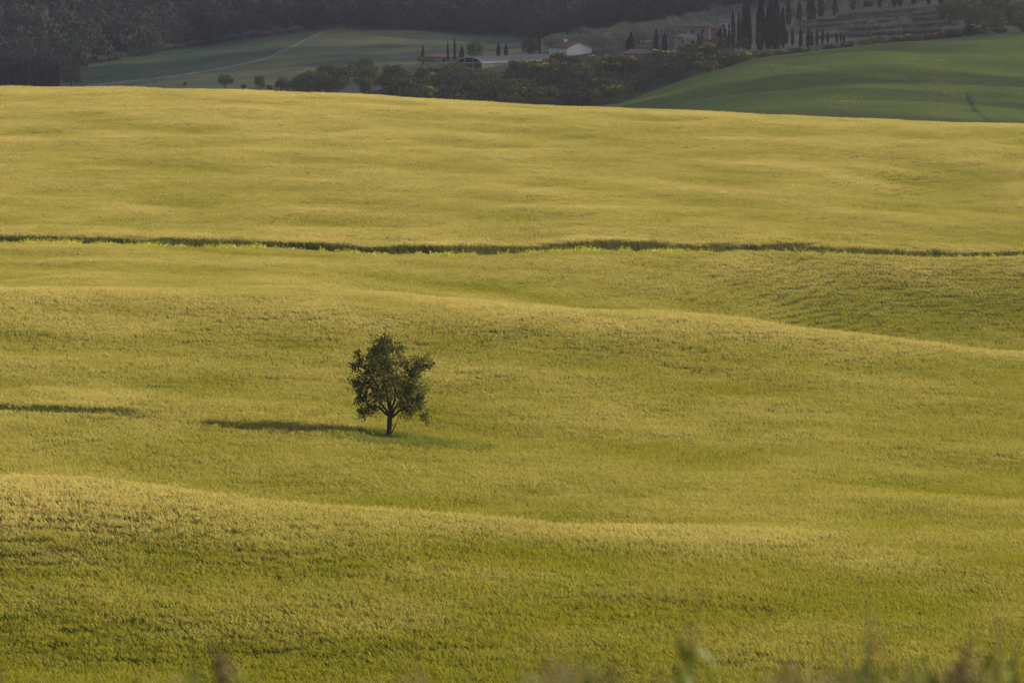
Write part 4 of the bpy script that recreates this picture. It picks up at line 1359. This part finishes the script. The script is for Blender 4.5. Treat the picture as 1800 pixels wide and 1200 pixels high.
weed('leafy_weed', 1620, 18.6, 0.27, 'dark green leafy weed beside the dry feathery plume', M['vgreen'], 'leafy', 5)
weed('dock_plant', 1690, 18.8, 0.30, 'brown seeding weed at the thick brown end of the verge', M['dock'], 'dock', 6)
weed('leafy_weed', 1040, 18.5, 0.24, 'low green leafy weed in the middle of the verge', M['vgreen'], 'leafy', 7)
weed('tall_weed', 1770, 19.0, 0.43, 'pale dry plume beside the brown seeding weed', M['dry'], 'grass', 8)

# ------------------------------------------------------------------ the cloud whose shadow lies over the valley
def cloud():
    alt = 700.0
    shift = to_sun * (alt / to_sun.z)
    cx, cy2 = shift.x, shift.y
    x0, x1, y0, y1 = cx - 850, cx + 850, cy2 + 735, cy2 + 3900
    nx, ny = 70, 110
    nz = make_noise(81, 260, 20, 3); nb = make_noise(82, 160, 16, 2.5); ne = make_noise(83, 200, 12)
    v, f = [], []
    for layer in (0, 1):
        for j in range(ny + 1):
            for i in range(nx + 1):
                a, b = i / nx * 2 - 1, j / ny * 2 - 1
                x = cx + 850 * a; y = (y0 + y1) / 2 + (y1 - y0) / 2 * b
                y += 28 * float(ne(x, 0 * y)) * (1 - (b + 1) / 2)
                x += 60 * float(ne(y, 500)) * abs(a)
                e = max(0.0, min(1 - abs(a) ** 6, 1 - abs(b) ** 16)) ** 0.5
                if layer == 0:
                    z = alt - 14 * e * (1 + 0.6 * float(nb(x, y)))
                else:
                    z = alt + e * (120 + 45 * float(nz(x, y)) + 25 * abs(float(nb(x, y))))
                v.append((x, y, z))
    o_ = (nx + 1) * (ny + 1)
    for j in range(ny):
        for i in range(nx):
            q = j * (nx + 1) + i
            f.append((q, q + nx + 1, q + nx + 2, q + 1))
            f.append((o_ + q, o_ + q + 1, o_ + q + nx + 2, o_ + q + nx + 1))
    me = pyd('cloud', v, f)
    me.polygons.foreach_set('use_smooth', np.ones(len(me.polygons), dtype=bool))
    o = link_mesh('cloud', me, None, [M['cloud']])
    tag(o, None, None, None, 'structure')
cloud()

# ------------------------------------------------------------------ haze
HAZE = 0.8e-4
m, nt, out = new_mat('haze')
pv = node(nt, 'ShaderNodeVolumePrincipled')
pv.inputs['Color'].default_value = (0.80, 0.78, 1.0, 1)
pv.inputs['Density'].default_value = HAZE
pv.inputs['Anisotropy'].default_value = 0.65
nt.links.new(pv.outputs[0], out.inputs['Volume'])
zmin = float(GH.min()) - 6
hz = link_mesh('haze', boxes_mesh('haze', [(-800, 800, -60, 3760, zmin, 190)]), None, [m])
hz['kind'] = 'stuff'
hz['label'] = 'thin blue grey haze lying over the whole valley'
hz['category'] = 'haze'
